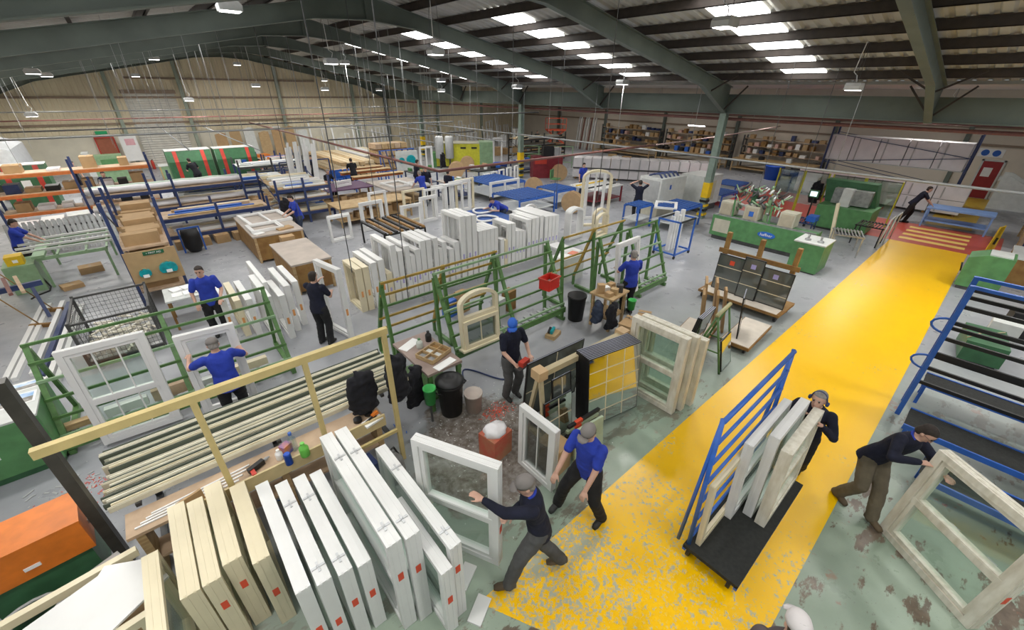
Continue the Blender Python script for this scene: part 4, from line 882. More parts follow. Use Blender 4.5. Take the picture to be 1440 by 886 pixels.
box_at('bench_block', (8.9, 7.75, 0), (1.1,.5,.78), lgray, 'pale bench block behind the second rack', 'bench'); box_at('paper_pad', (8.75, 7.75, .78), (.4,.3,.01), paper, 'white drawing sheet at the second rack', 'paper', .3); box_at('paper_pad', (9.2, 7.75, .78), (.3,.22,.012), mat('salmon_sheet', (.75,.25,.16), .7), 'salmon red sheets at the second rack', 'paper', .2)
# ---- sealed units
iguf = mat('mirror_glass', (.10,.11,.10), .04, .0, var=.1, spec=1.0)
iguf.node_tree.nodes['Principled BSDF'].inputs['Coat Weight'].default_value = 1.0
igm = glassmat('coated_glass', (.5,.5,.45), .62)
def igu(label, loc, rz, w, h, tilt, grid=(0,0), group='sealed glass units stacked by the walkway', d=.03, front=False):
    t = thing('sealed_glass_unit', label, 'glass unit', loc, rz, group); t.rotation_euler = (tilt, 0, rz)
    obj('spacer_frame', ring(B(), w, h, .02, -d/2, d/2), black, t); pbox('edge_tape', -w/2+.01, w/2-.01, -d*.22, d*.22, h, h+.003, mat('edge_tape_grey', (.35,.37,.45), .3, .5), t); pbox('pane', -w/2+.005, w/2-.005, -d/2+.004, d/2-.004, .005, h-.005, iguf if not front else iguf, t)
    if front: pbox('pane', -w/2+.012, w/2-.012, -d/2-.003, -d/2+.001, .012, h-.012, igm, t)
    for i in range(grid[0]): x = -w/2+w*(i+1)/(grid[0]+1); pbox('georgian_bar', x-.009, x+.009, -d/2-.006, -d/2, .02, h-.02, cream, t)
    for i in range(grid[1]): z = h*(i+1)/(grid[1]+1); pbox('georgian_bar', -w/2+.02, w/2-.02, -d/2-.0055, -d/2, z-.009, z+.009, cream, t)
    return t
zr_ = -.19
for i in range(9):
    f = i*.037; igu('gridded glass unit at the face of the black-edged stack' if i == 0 else 'black-edged glass unit packed in the stack beside the cream rail', (4.98+f*.19, 2.98+f, .06), zr_, 1.14, 1.32, -.12, (2,4) if i == 0 else (0,0), front=(i == 0))
t = thing('glass_trestle', 'cream rail glass trestle with two capped posts', 'trestle', (4.7, 3.5, 0), -.05)
pbar('rail', (-1.05,.02,1.26), (1.0,.02,1.26), .10, .10, mat('cream_rail2', (.50,.42,.26), .5), t)
for x in (-1.0, .98):
    pbar('post', (x,-.18,0), (x,0,1.2), .06, .06, MATS['cream_rail2'], t); pbar('post', (x,.3,0), (x,.05,1.2), .06, .06, MATS['cream_rail2'], t); pbox('cap', x-.1, x+.08, -.08, .12, 1.2, 1.36, mat('pale_wood', (.58,.40,.22), .6), t); pbar('base', (x,-.35,.03), (x,.45,.03), .08, .06, MATS['cream_rail2'], t)
for i, (x, y, w_, h_, l) in enumerate(((4.35,3.92,1.3,1.25,'wide dark glass unit leaning behind the cream rail'),(4.40,3.97,1.25,1.2,'second dark glass unit leaning behind the cream rail'),(3.95,3.3,.6,.75,'small yellow-reflecting glass unit in front of the cream rail'),(4.10,3.36,.42,1.05,'narrow dark glass unit beside the gridded stack'))): igu(l, (x, y, .05), -.05, w_, h_, .08 if y > 3.5 else -.12, (1,1), front=i == 2)
for i in range(4):
    o = obj('glass_batten', bar(B(), (-.35,0,0), (.35,0,0), .05, .05), (mat('mint_batten', (.42,.5,.35), .5), black)[i%2]); o.location = (4.05+.02*i, 2.95-.0*i, .3+.09*i); o.rotation_euler = (0,0,-.05); tag(o, ('pale green' if i % 2 == 0 else 'black') + ' batten with red end stacked in front of the glass', 'batten', 'battens in front of the glass'); obj('red_end', bx(B(), -.2, -.05, -.028, .028, -.028, .028), stick_r, o)
t = thing('batten_stand', 'low block stand under the battens', 'stand', (4.08, 2.95, 0)); pbox('block', -.3, -.2, -.08, .08, 0, .27, wood, t); pbox('block', .2, .3, -.08, .08, 0, .27, wood, t)
obj('panel', bx(B(), -.3, .3, -.02, .02, 0, .7), mat('mint_panel', (.42,.50,.36), .5)).location = (3.95, 2.66, 0)
o = C.objects['panel'] if 'panel' in C.objects else None
pn = [q for q in C.objects if q.name.startswith('panel') and q.parent is None][-1]; pn.rotation_euler = (-.12, 0, -.1); tag(pn, 'pale green panel with a red dot leaning in front of the battens', 'panel'); obj('sticker', bx(B(), -.12, -.02, -.023, -.02, .5, .6), stick_r, pn)
GW = 'woodgrain white windows standing at the walkway edge'
window('woodgrain white window with glass, innermost of three by the glass stack', (5.95, 2.88, 0), H90, 1.05, 1.62, d=.12, f=.09, m=ash, transoms=(.5,), group=GW, tilt=-.05)
window('woodgrain white window in the middle of three by the glass stack', (6.16, 2.82, 0), H90, 1.05, 1.60, d=.11, f=.09, m=ash, transoms=(.5,), group=GW, tilt=-.05)
window('woodgrain white window at the outer side of three by the glass stack', (6.42, 2.80, 0), H90, 1.1, 1.45, d=.12, f=.09, m=ash, transoms=(.45,), group=GW, tilt=-.05)
window('small white window with glazing bar standing beside the red carton', (3.12, 2.98, 0), H90, .72, 1.15, d=.1, f=.08, m=white, bars=(1,0), glassm=glassd)
t = thing('cardboard_box', 'red printed carton overflowing with clear wrap beside the small window', 'box', (2.93, 3.72, 0), .15); pbox('carton', -.2, .2, -.17, .17, 0, .45, mat('red_print_card', (.50,.10,.06), .7, col2=(.42,.22,.12), scale=3), t)
b = B(); sphere(b, (0,0,.48), .19, 1, .85, .6, 16, 10); o = obj('plastic_wrap', b, wrap, t, True)
for v in o.data.vertices: v.co += v.normal*noise.noise(v.co*14)*.05
t = thing('cardboard_box', 'brown carton standing behind the small white window', 'box', (3.45, 2.95, 0), .1); pbox('carton', -.17, .17, -.2, .2, 0, .5, card, t); pbox('red_label', .17, .173, -.06, .06, .25, .38, stick_r, t)
# ---- glass trolleys with protective sheets
def low_pallet(label, x, y, w, d, rz=0):
    t = thing('pallet_trolley', label, 'trolley', (x, y, 0), rz); pbox('deck', -w/2, w/2, -d/2, d/2, .12, .19, woodd, t)
    b = B(); 
    sheet_ = obj('cover_sheet', bx(B(), -w/2+.02, w/2-.02, -d/2+.02, d/2-.02, .19, .205), mat('dusty_sheet', (.66,.60,.52), .85, var=.1), t)
    for sx in (-1, 1):
        for sy in (-1, 1): obj('castor', lathe(B(), [(.02,-.02),(.06,-.02),(.06,.02),(.02,.02)], 12, (sx*(w/2-.1), sy*(d/2-.1), .06), 'y'), black, t)
    return t
low_pallet('low wooden trolley with white cover sheet left of the cardboard', 8.85, 3.45, .9, .7, .15); low_pallet('low wooden trolley with white cover sheets beside the walkway', 9.6, 2.62, 1.5, .62, .05)
t = thing('glass_frame_trolley', 'small green tubular A frame holding black-edged glass', 'rack', (8.05, 2.72, 0), .1)
for x in (-.32,.32):
    ptube('leg', [(x,-.32,.0),(x,0,1.25)], .022, rackg, t); ptube('leg', [(x,.35,.0),(x,0,1.25)], .022, rackg, t); ptube('brace', [(x,-.2,.45),(x,.22,.45)], .016, rackg, t)
ptube('top_tube', [(-.36,0,1.27),(.36,0,1.27)], .04, mat('cream_tube', (.45,.44,.25), .5), t, 10); ptube('rail', [(-.32,-.2,.48),(.32,-.2,.48)], .018, rackg, t); ptube('rail', [(-.32,.22,.48),(.32,.22,.48)], .018, rackg, t)
for i in range(3): igu('black-edged glass unit leaning on the small green A frame', (7.98, 3.14+.035*i, .02), .1, .75, 1.1, .16, group='glass on the green A frame')
igu('yellow-reflecting glass unit on the walkway side of the green A frame', (8.1, 2.40, .02), .1, .55, .7, -.22, group='glass on the green A frame', front=True)
random.seed(9)
for i, (x, y, h, l) in enumerate(((8.75,3.35,1.15,'folded brown cardboard sheet leaning left on the low trolley'),(8.98,3.42,1.30,'tall brown cardboard strip on the low trolley'),(9.15,3.2,.95,'short brown cardboard sheet between taller ones'),(9.35,3.3,1.35,'tallest brown cardboard sheet on the low trolley'),(9.55,3.15,1.1,'brown cardboard strip next to the tallest sheet'))):
    o = obj('cardboard_sheet', hexa_lean(.30+.1*(i%2), .05, h), card); o.location = (x, y, .205 if i < 3 else 0); o.rotation_euler = (-.12, .08*(i-2), .5); tag(o, l, 'cardboard')
igu('dark glass unit with yellow label leaning between trolley and cardboard', (9.35, 2.72, .21), .3, .6, 1.0, -.1, group='glass on the low trolley')
# wooden post cart
t = thing('wooden_glass_cart', 'wooden cart with three timber posts and cover sheets', 'cart', (11.45, 3.45, 0))
pbox('deck', -.55, .55, -1.05, 1.05, .18, .25, woodd, t); pbox('cover_sheet', -.54, -.1, -.98, .98, .25, .262, MATS['dusty_sheet'], t)
for y in (-.85, 0, .85): pbar('post', (.12,y,.25), (.12,y,1.8), .12, .10, woodd, t)
pbar('cross_rail', (.05,-1.0,1.30), (.05,1.0,1.30), .04, .12, woodd, t)
for y in (-.95,.95):
    for x in (-.4,.4): obj('castor', lathe(B(), [(.03,-.03),(.09,-.03),(.09,.03),(.03,.03)], 14, (x,y,.09), 'y'), black, t)
for i, (y, w_, h_, l) in enumerate(((3.95,.75,1.0,'gridded glass unit with a red dot on the wooden cart'),(2.85,.8,.95,'dark glass unit with lilac label on the wooden cart'),(3.4,.5,1.1,'narrow dark glass unit between the cart posts'))):
    o = igu(l, (11.28-.05*(i == 2), y, .265), -H90, w_, h_, -.05, (0,2), group='glass on the wooden cart'); obj('sticker', bx(B(), -.06, .06, -.019, -.016, h_*.75, h_*.75+.12), stick_r if i == 0 else stick_v, o)
# ---- blue racks at the right edge
t = thing('glass_rack', 'large blue steel rack with black rubber covered rails', 'rack', (9.35, -.3, 0))
for x in (-.25, .3): pbar('post', (x,0,0), (x,0,2.55), .07, .07, bluep, t)
for y in (-2.6,): 
    for x in (-.25, .3): pbar('post', (x,y,0), (x,y,2.55), .07, .07, bluep, t)
for k in range(7):
    z = .75+.29*k; pbar('rail', (-.25,0,z), (-.25,-2.6,z), .04, .06, black, t)
    if k % 2: pbar('rail', (.3,0,z), (.3,-2.6,z), .04, .06, black, t)
for x in (-.25, .3): pbar('rail', (x,0,2.53), (x,-2.6,2.53), .05, .05, bluep, t)
for z in (.45,): pbar('side_rail', (-.25,.0,z), (.3,0,z), .04, .05, bluep, t)
for z in (1.0, 1.7): ptube('hoop', [(-.25,.0,z)] + [(-.25-.0*k+.0, .18*math.sin(k*PI/8)*1.2, z+.13-.13*math.cos(k*PI/8)) for k in range(1, 8)] + [(-.25,0,z+.26)], .018, bluep, t)
def deck(label, x0, x1, z, y0=-.4, y1=-3.2):
    t = thing('rubber_deck', label, 'deck', ((x0+x1)/2, y0, 0)); w_ = (x1-x0)/2
    pbox('mat', -w_, w_, y1-y0, 0, z-.03, z, rubber, t); pbar('edge', (-w_,0,z-.03), (-w_,y1-y0,z-.03), .03, .09, bluep, t); pbar('edge', (w_,0,z-.03), (w_,y1-y0,z-.03), .03, .09, bluep, t)
    for x in (-w_, w_):
        for y in (-.05, y1-y0+.05): pbar('leg', (x,y,0), (x,y,z-.06), .05, .05, bluep, t)
deck('black rubber deck with blue edges under the blue rack', 8.1, 8.7, .42); deck('lower black rubber deck beside the man in fleece', 7.0, 7.5, .40, -.75); deck('black rubber deck in the middle of the blue racks', 9.75, 10.2, .45)
t = thing('pump_motor', 'green motor block with cables on the floor behind the blue rack', 'machine', (12.9, -1.0, 0), .1)
pbox('body', -.55, .55, -.35, .3, .05, .5, greend, t); pbox('plinth', -.5, .5, -.3, .25, 0, .05, steeld, t); ptube('cable', [(-.4,.3,.5),(-.2,.1,.62),(.1,-.1,.55),(.4,-.3,.53)], .015, mat('pale_cable', (.5,.42,.25), .6), t, 6)
for i in range(4): box_at('machine_part', (14.2+.7*i, -1.3-.25*i, 0), (.4,.5,.5+.1*i), (lgray, black, steel, gray)[i], ('pale grey','black','steel','dark grey')[i]+' machine block behind the blue rack', 'machine', .2*i)
t = thing('control_cabinet', 'green slanted control cabinet at the walkway edge', 'cabinet', (18.0, -.62, 0)); b = B(); prism(b, [(-.45,.1),(.45,.1),(.45,.95),(.1,1.1),(-.45,1.1)], -.42, .42, 'x'); obj('body', b, greenp, t); pbox('plinth', -.4, .4, -.4, .4, 0, .1, steeld, t); pbox('top_plate', -.35, .35, -.38, .08, 1.10, 1.13, lgray, t); ptube('lever', [(-.3,.47,.5),(-.3,.52,.75)], .02, black, t, 6)
bench('brown sided bench with blue tools past the green cabinet', 18.9, 20.6, -2.2, -1.0, .9, lgray, woodd); box_at('vice', (19.3, -1.5, .9), (.5,.25,.18), bluep, 'blue bench vice on the brown sided bench', 'vice')

# ================================================================ LEFT AND BACK OF THE HALL
def carton(label, x, y, z, w, d, h, rz=0, group=None, m=None, flaps=True):
    t = thing('cardboard_box', label, 'box', (x, y, z), rz, group); pbox('carton', -w/2, w/2, -d/2, d/2, 0, h, m or card, t); pbox('tape', -.03, .03, -d/2-.002, d/2+.002, h, h+.003, mat('brown_tape', (.36,.22,.09), .4), t); return t
# light green profile table with green machine cabinet
t = thing('profile_table', 'light green slatted profile table with long white lengths', 'table', (-2.2, 17.9, 0))
for y in (-1.2, 0, 1.15): pbar('beam', (-.75,y,.86), (.75,y,.86), .07, .09, greenl, t)
for x in (-.75,-.3,.3,.75): pbar('slat', (x,-1.25,.92), (x,1.2,.92), .05, .04, greenl, t)
for x in (-.7,.7):
    for y in (-1.15,1.1): pbar('leg', (x,y,0), (x,y,.82), .06, .06, greenl, t)
pbox('end_plate', -.8, -.55, -1.3, 0.1, .90, .97, greenl, t)
for i in range(4):
    o = obj('profile_length', bar(B(), (-1.1,0,0), (1.0,0,0), .06, .06), white if i % 2 else lgray); o.location = (-2.3, 17.2+.5*i, .975); o.rotation_euler = (0,0,.03*i); tag(o, ('white' if i % 2 else 'grey') + ' profile length lying across the light green table', 'profile', 'lengths on the light green table')
t = thing('machine_cabinet', 'green machine base with yellow control box', 'machine', (-3.35, 17.0, 0), .05); pbox('body', -.3, .32, -.4, .5, 0, .78, greenl, t); pbox('control_box', -.18, .15, -.28, .1, .78, 1.02, yellowp, t); pbox('label_plate', -.05, .05, -.283, -.28, .85, .93, paper, t); ptube('cable', [(.3,-.2,.3),(.38,-.35,.05),(.35,-.6,.02),(.1,-.8,.02),(.0,-1.0,.02)], .02, black, t, 6)
carton('flat brown carton with hoses on the floor by the green machine', -2.5, 16.35, 0, .45, .35, .12, .3); carton('brown carton under the light green table', -2.1, 17.6, 0, .55, .4, .2, .1)
person('man in blue polo working at the green machine', (-3.42, 18.35, 0), face(1,-.1), polo, blk_t, lean=(0,.2,1), lh=(-.15,.5,1.0), rh=(.15,.5,1.0), look=(0,1,-.6), vox=.014)
# row of silver profiles leaning on a rail
t = thing('profile_stand', 'steel rail stand holding bundled aluminium lengths', 'stand', (-2.65, 21.0, 0)); pbar('rail', (-1.4,.12,.75), (1.4,.12,.75), .06, .06, steeld, t)
for x in (-1.35,0,1.35): pbar('leg', (x,.2,0), (x,.1,.75), .06, .06, steeld, t)
for i in range(19):
    o = obj('profile_bundle', bar(bar(B(), (0,-.45,.03), (0,-.02,1.05), .085, .05), (.045,-.44,.03), (.045,-.01,1.0), .02, .06), steel); o.location = (-3.95+.142*i, 20.95, 0); tag(o, 'silver bundle end leaning on the steel rail stand', 'profile', 'silver bundles on the rail stand')
# trestle and brooms at the left edge
t = thing('sawhorse', 'blue and brown sawhorse with lengths on top at the hall side', 'trestle', (-3.3, 14.6, 0), .2); pbar('beam', (-.7,0,.8), (.6,0,.8), .1, .12, blued, t)
for x in (-.5,.4):
    for y in (-.3,.3): pbar('leg', (x,y,0), (x,0,.76), .07, .07, blued, t)
for i in range(4): o = obj('profile_length', bar(B(), (0,-.7,0), (0,.7,0), .07, .06), (woodd, white, pipe_r, ply)[i]); o.location = (-3.65+.2*i, 14.55, .895); o.rotation_euler = (0,0,.2); tag(o, ('brown','white','red brown','tan')[i]+' length resting across the blue sawhorse', 'profile')
for x, y, l in ((-2.78,14.7,'broom with wide brown head leaning toward the sawhorse'),(-2.95,13.8,'second broom with brown head leaning by the sawhorse')):
    t = thing('broom', l, 'broom', (x, y, 0)); pbar('head', (-.18,.1,.05), (.18,-.1,.05), .07, .09, woodd, t); ptube('handle', [(0,0,.08),(-.55,.25,1.1)], .014, woodd, t, 6)
for i in range(6): o = obj('profile_length', bar(B(), (0,-2.0,0), (0,2.0,0), .09, .08), (white,blued,white,lgray,white,white)[i]); o.location = (-2.75+.13*i-(.9 if i > 3 else 0), 13.2-.2*i*(i<4), .04); o.rotation_euler = (0,0,-.06); tag(o, ('white','navy','white edged','grey','long white','thick white')[i]+' profile length lying on the floor past the stillage', 'profile')
# pallet racking with orange beams
def racking(label, x0, x1, y0, y1, levels, beam, up_m, h, nb=2, deck=ply, brace=True):
    t = thing('pallet_racking', label, 'racking', ((x0+x1)/2, (y0+y1)/2, 0)); W, D = (x1-x0)/2, (y1-y0)/2
    for i in range(nb):
        x = -W+2*W*i/(nb-1)
        for y in (-D, D): pbar('upright', (x,y,0), (x,y,h), .08, .08, up_m, t)
        for k in range(int(h/.8) if brace and i in (0, nb-1) else 0): pbar('brace', (x,-D if k % 2 else D,.2+.75*k), (x,D if k % 2 else -D,.2+.75*(k+1)), .03, .03, up_m, t)
    for z in levels:
        for y in (-D, D): pbar('beam', (-W,y,z), (W,y,z), .05, .12, beam, t)
        pbox('deck', -W, W, -D+.03, D-.03, z+.06, z+.085, deck, t)
    return t
racking('tall racking with orange beams and sparse boxes', -4.6, .35, 24.9, 25.9, (.55, 1.25, 2.0), orangeb, blued, 2.5, 3)
random.seed(21)
for z, n in ((.64,7),(1.34,8),(2.09,4)):
    for i in range(n):
        x = -4.3+4.4*(i+.5)/n; k = random.random(); w_ = random.uniform(.3,.5); h_ = random.uniform(.12,.45)
        if k < .45: carton(random.choice(('brown','pale brown','open brown'))+' carton on the orange beam racking', x, 25.4, z, w_, .6, h_, 0, 'goods on the orange beam racking')
        elif k < .75: box_at('parts_bin', (x, 25.4, z), (w_,.6,h_*.8), random.choice((blued, black, gray)), 'dark parts bin on the orange beam racking', 'bin', 0, 'goods on the orange beam racking')
        else: box_at('wrapped_pack', (x, 25.4, z), (w_,.7,h_*.6), wrap, 'shrink-wrapped white pack on the orange beam racking', 'pack', 0, 'goods on the orange beam racking')
racking('blue racking carrying long wrapped profile packs', -1.6, 3.2, 21.6, 22.6, (.75, 1.45), blued, blued, 2.1, 3, brace=False)
for i, (y, z, m, l) in enumerate(((21.9,1.54,wrap,'long white wrapped profile pack on the front of the blue racking'),(22.3,1.54,mat('green_wrap', (.42,.52,.42), .3), 'long green wrapped profile pack at the back of the blue racking'),(21.95,.84,wrap,'long white wrapped pack on the lower level of the blue racking'),(22.35,.84,cream,'long cream pack on the lower level of the blue racking'))):
    b = B(); loft(b, [(Vector((x,.02*math.sin(x*3),.11)), Vector((0,.16,0)), Vector((0,0,.11+.015*math.sin(x*5)))) for x in [-2.5+.5*k for k in range(11)]], 10); o = obj('wrapped_pack', b, m, None, True); o.location = (.7, y, z); tag(o, l, 'pack')
# green skips with red straps
def tank(label, x, y, w, d, h):
    t = thing('extraction_unit', label, 'machine', (x, y, 0)); W = w/2
    b = B(); prism(b, [(-d/2,.15),(d/2,.15),(d/2,h*.72),(d/2-.2,h),(-d/2+.2,h),(-d/2,h*.72)], -W, W, 'x'); obj('body', b, greend, t)
    for x_ in (-W*.62, W*.62):
        b = B(); prism(b, [(-d/2-.015,.1),(d/2+.015,.1),(d/2+.015,h*.72),(d/2-.19,h+.02),(-d/2+.19,h+.02),(-d/2-.015,h*.72)], x_-.09, x_+.09, 'x'); obj('strap', b, redp, t)
    pbox('rim', -W, W, -d/2+.18, d/2-.18, h, h+.04, lgray, t); pbox('notice', -.15, .15, -d/2-.01, -d/2, h*.5, h*.68, paper, t); pbox('skid', -W, W, -d/2, d/2, 0, .15, steeld, t)
tank('green rounded unit with red straps by the hall side wall', -4.1, 29.6, 1.6, 1.2, 1.9); tank('green rounded unit with red straps in front of the roller door', 2.35, 31.2, 2.1, 1.4, 1.95); tank('green rounded unit with red straps and blue notice', 4.6, 31.1, 2.1, 1.4, 1.95)
box_at('notice_board', (4.9, 30.3, .9), (.25,.03,.4), bluep, 'small blue notice in front of the green unit', 'sign').parent = None
t = thing('sorting_machine', 'light green machine with open grey guard by the brown door', 'machine', (-1.3, 35.5, 0)); pbox('body', -.7, .7, -.5, .5, 0, 1.5, greenl, t); pbox('guard', -1.0, -.7, -.5, .4, .4, 1.7, lgray, t); pbox('hopper', -.3, .5, -.6, -.5, .7, 1.3, greenp, t)
t = thing('display_board', 'white board with pink notices beside the brown door', 'board', (.0, 39.5, 0)); pbox('panel', -.45, .45, -.03, .03, .6, 2.2, paper, t); pbox('notice', -.2, .3, -.035, -.03, 1.6, 2.0, mat('pink_notice', (.8,.45,.5), .6), t); pbar('leg', (-.4,0,0), (-.4,0,.6), .05, .05, lgray, t); pbar('leg', (.4,0,0), (.4,0,.6), .05, .05, lgray, t)
for x, y, l in ((.55,39.3,'red fire extinguisher on the floor by the white board'),(.8,39.35,'second red fire extinguisher by the roller door')):
    t = thing('fire_extinguisher', l, 'extinguisher', (x, y, 0)); obj('cylinder', lathe(B(), [(.08,0),(.09,.02),(.09,.5),(.03,.6)], 14), redp, t, True); obj('nozzle', bar(B(), (0,0,.6), (.08,-.05,.62), .04, .05), black, t)
bench('bench with pale stock in front of the roller door', .9, 3.6, 33.9, 34.8, .85, lgray, greenl); tank('low green unit behind the benches at the gable', 3.0, 36.4, 1.5, 1.0, 1.3)
# people at the back left
GP = 'people working at the back of the hall'
person('person in navy bending at the bench by the roller door', (1.75, 33.55, 0), face(.2,1), navy, blk_t, lean=(.1,.5,1), lh=(-.2,.5,.95), rh=(.2,.5,.95), vox=.02)
person('person in navy overalls standing at the orange beam racking', (-1.35, 26.8, 0), face(.1,-1), navy, jean, vox=.02); person('person in grey standing beside the far left bench', (-2.6, 31.5, 0), face(.6,-.6), greyt, blk_t, vox=.02)
person('person in black leaning at the green strapped unit', (2.35, 29.5, 0), face(-.3,1), cloth, blk_t, lean=(-.2,.4,1), lh=(-.25,.45,1.0), rh=(.2,.45,1.0), vox=.02)
person('person in dark top working beside orange goods near the gable', (6.0, 34.6, 0), face(-.6,-.5), navy, jean, vox=.02)
# layered benches of stock between racking and centre
def shelfrow(label, x0, x1, y0, y1, zs, m_up, m_sh, seed, mats, grp, lab):
    racking(label, x0, x1, y0, y1, zs, m_up, m_up, max(zs)+.45, 3, m_sh); random.seed(seed)
    for z in zs:
        y = y0+.15
        while y < y1-.1:
            ln = random.uniform(.5,.95)*(x1-x0); m = random.choice(mats); hh = random.uniform(.05,.13)
            o = obj('profile_bundle', bx(B(), -ln/2, ln/2, -.07, .07, 0, hh), m); o.location = ((x0+x1)/2+random.uniform(-.05,.05)*(x1-x0), y, z+.087); tag(o, lab % ({white:'white',cream:'cream',wood:'timber',card:'brown',bluep:'blue',lgray:'grey',ply:'tan',black:'black',orangep:'orange',wrap:'wrapped'}.get(m,'pale')), 'bundle', grp); y += .2
shelfrow('blue framed stock shelving behind the wooden bench', .0, 3.4, 18.6, 19.9, (.35, .95), blued, ply, 4, [white, cream, wood, card, bluep, ply], 'stock on the blue framed shelving', '%s stock bundle on the blue framed shelving')
shelfrow('long blue shelving stacked with frame parts', 3.9, 6.0, 19.0, 22.0, (.4, .95, 1.4), blued, wood, 5, [white, white, cream, bluep, lgray], 'stock on the long blue shelving', '%s frame part on the long blue shelving')
shelfrow('low shelving of white lengths in front of the strapped units', .9, 5.6, 24.4, 26.2, (.5, 1.0), blued, lgray, 6, [white, white, lgray, orangep, cream, bluep], 'stock on the low shelving', '%s length on the low shelving')
for i in range(5): carton(('plain','taped','open','long','square')[i]+' brown carton under the blue framed stock shelving', .35+.6*i, 18.35, .0, .45, .35, .3, .05*i)
t = thing('waste_sack_stand', 'black waste sack in a blue stand beside the stock shelving', 'bin', (.62, 17.75, 0)); obj('sack', lathe(B(), [(.18,.02),(.26,.2),(.27,.6),(.24,.8)], 14), black, t, True)
for x in (-.3,.3): pbar('leg', (x,0,0), (x,0,.85), .05, .05, bluep, t)
pbar('hoop', (-.3,0,.84), (.3,0,.84), .05, .05, bluep, t)
jacket((4.0, 18.55, .35), .2, 'black coat hanging on the blue shelving end', h=.9, w=.35)
# purple bench, seated people
t = bench('purple topped bench with shelf of offcuts', 6.0, 8.6, 20.5, 22.3, .85, purple, None); 
for i in range(6): carton(('brown','pale','torn','small','wide','thin')[i]+' carton on the shelf under the purple bench', 6.3+.38*i, 20.85, .26, .3, .4, .15+.05*(i%3), .1*i)
bin_('purple tub on the floor beside the purple bench', (6.75, 20.15, 0), .16, .3, mat('purple_plastic', (.07,.03,.22), .4), None, 'tub', 'tub'); box_at('paper_pad', (6.4, 21.2, .85), (.35,.25,.012), paper, 'white papers on the purple bench', 'paper', .2)
lite('white frame resting on the purple bench', (7.4, 21.3, .85), .3, .9, .28, d=.1, stick=None, group=GA)
person('person in black seated behind the purple bench', (7.15, 22.85, 0), face(.5,-1), cloth, blk_t, hair=hair_g, pel=(0,0,.72), lf=(-.12,.25,.09), rf=(.12,.28,.09), lean=(0,.2,1), lh=(-.2,.4,.9), rh=(.2,.4,.92), vox=.02)
person('person in black leaning over the orange trestles', (9.1, 24.2, 0), face(.1,1), cloth, blk_t, lean=(0,.35,1), lh=(-.2,.5,1), rh=(.2,.5,1), vox=.02)
person('person in dark shirt talking by the white leaning lengths', (6.9, 26.3, 0), face(.8,-.2), navy, blk_t, vox=.02); person('second person in dark jacket talking by the white lengths', (7.75, 26.7, 0), face(-.8,-.3), navy, blk_t, vox=.02)
for y in (23.2, 24.9, 26.0):
    t = thing('trestle_bench', ('front','middle','rear')[(y > 24)+(y > 25)]+' orange beam trestle bench behind the purple bench', 'bench', (10.0, y, 0)); pbar('beam', (-1.4,0,.8), (1.6,0,.8), .12, .14, orangeb, t); pbox('top', -1.4, 1.6, -.25, .25, .87, .9, wood, t)
    for x in (-1.2, 1.4): pbar('leg', (x,-.2,0), (x,-.2,.73), .06, .06, bluep, t); pbar('leg', (x,.2,0), (x,.2,.73), .06, .06, bluep, t)
for i in range(3):
    t = thing('plastic_chair', ('left','middle','right')[i] and 'blue plastic panel chair by the orange trestles', 'chair', (8.3+.5*i, 25.4, 0), .2*i, 'blue chairs by the trestles'); pbox('seat', -.22, .22, -.2, .2, .44, .48, bluep, t); pbox('backrest', -.22, .22, .2, .24, .48, .95, bluep, t)
    for sx in (-.2,.2):
        for sy in (-.18,.18): pbar('leg', (sx,sy,0), (sx,sy,.44), .03, .03, steel, t)
# white lengths leaning by the talkers, leaning frames at the walls
random.seed(31)
for i in range(12):
    o = obj('profile_length', bar(B(), (0,0,0), (.25+.05*random.random(),.3,2.3+.4*random.random()), .10, .06), white); o.location = (5.9+.14*i, 25.0+.15*(i%3), 0); tag(o, 'white length leaning beside the two talkers', 'profile', 'white lengths leaning by the talkers')
t = thing('leaning_rail', 'dark rail that the white lengths lean on', 'rail', (6.9, 25.55, 0)); pbar('rail', (-1.2,0,1.6), (1.4,0,1.6), .06, .06, blued, t); pbar('post', (-1.2,0,0), (-1.2,0,1.6), .06, .06, blued, t); pbar('post', (1.4,0,0), (1.4,0,1.6), .06, .06, blued, t)
GL = 'frames leaning along the gable wall'
for i in range(46):
    x = 8.0+.6*i; 
    if 18.3 < x < 19.6 or x > 34.8: continue
    h = random.uniform(1.3,2.5); w_ = random.uniform(.35,.55)
    if i % 3: lite(('tall' if h > 2 else 'mid-height')+' white frame leaning along the gable wall', (x, 39.0-.25*(i%2), 0), 0, w_, h, d=.1, stick=None, group=GL, tilt=-.12, n_in=False, m=cream if i % 7 == 0 else white)
    else:
        o = obj('profile_length', bar(B(), (0,-.35,0), (.1,.35,h*1.15), .12, .07), (white, lgray, wood)[i%3 if i % 2 else 0]); o.location = (x, 39.0, 0); tag(o, 'pale length leaning along the gable wall', 'profile', GL)
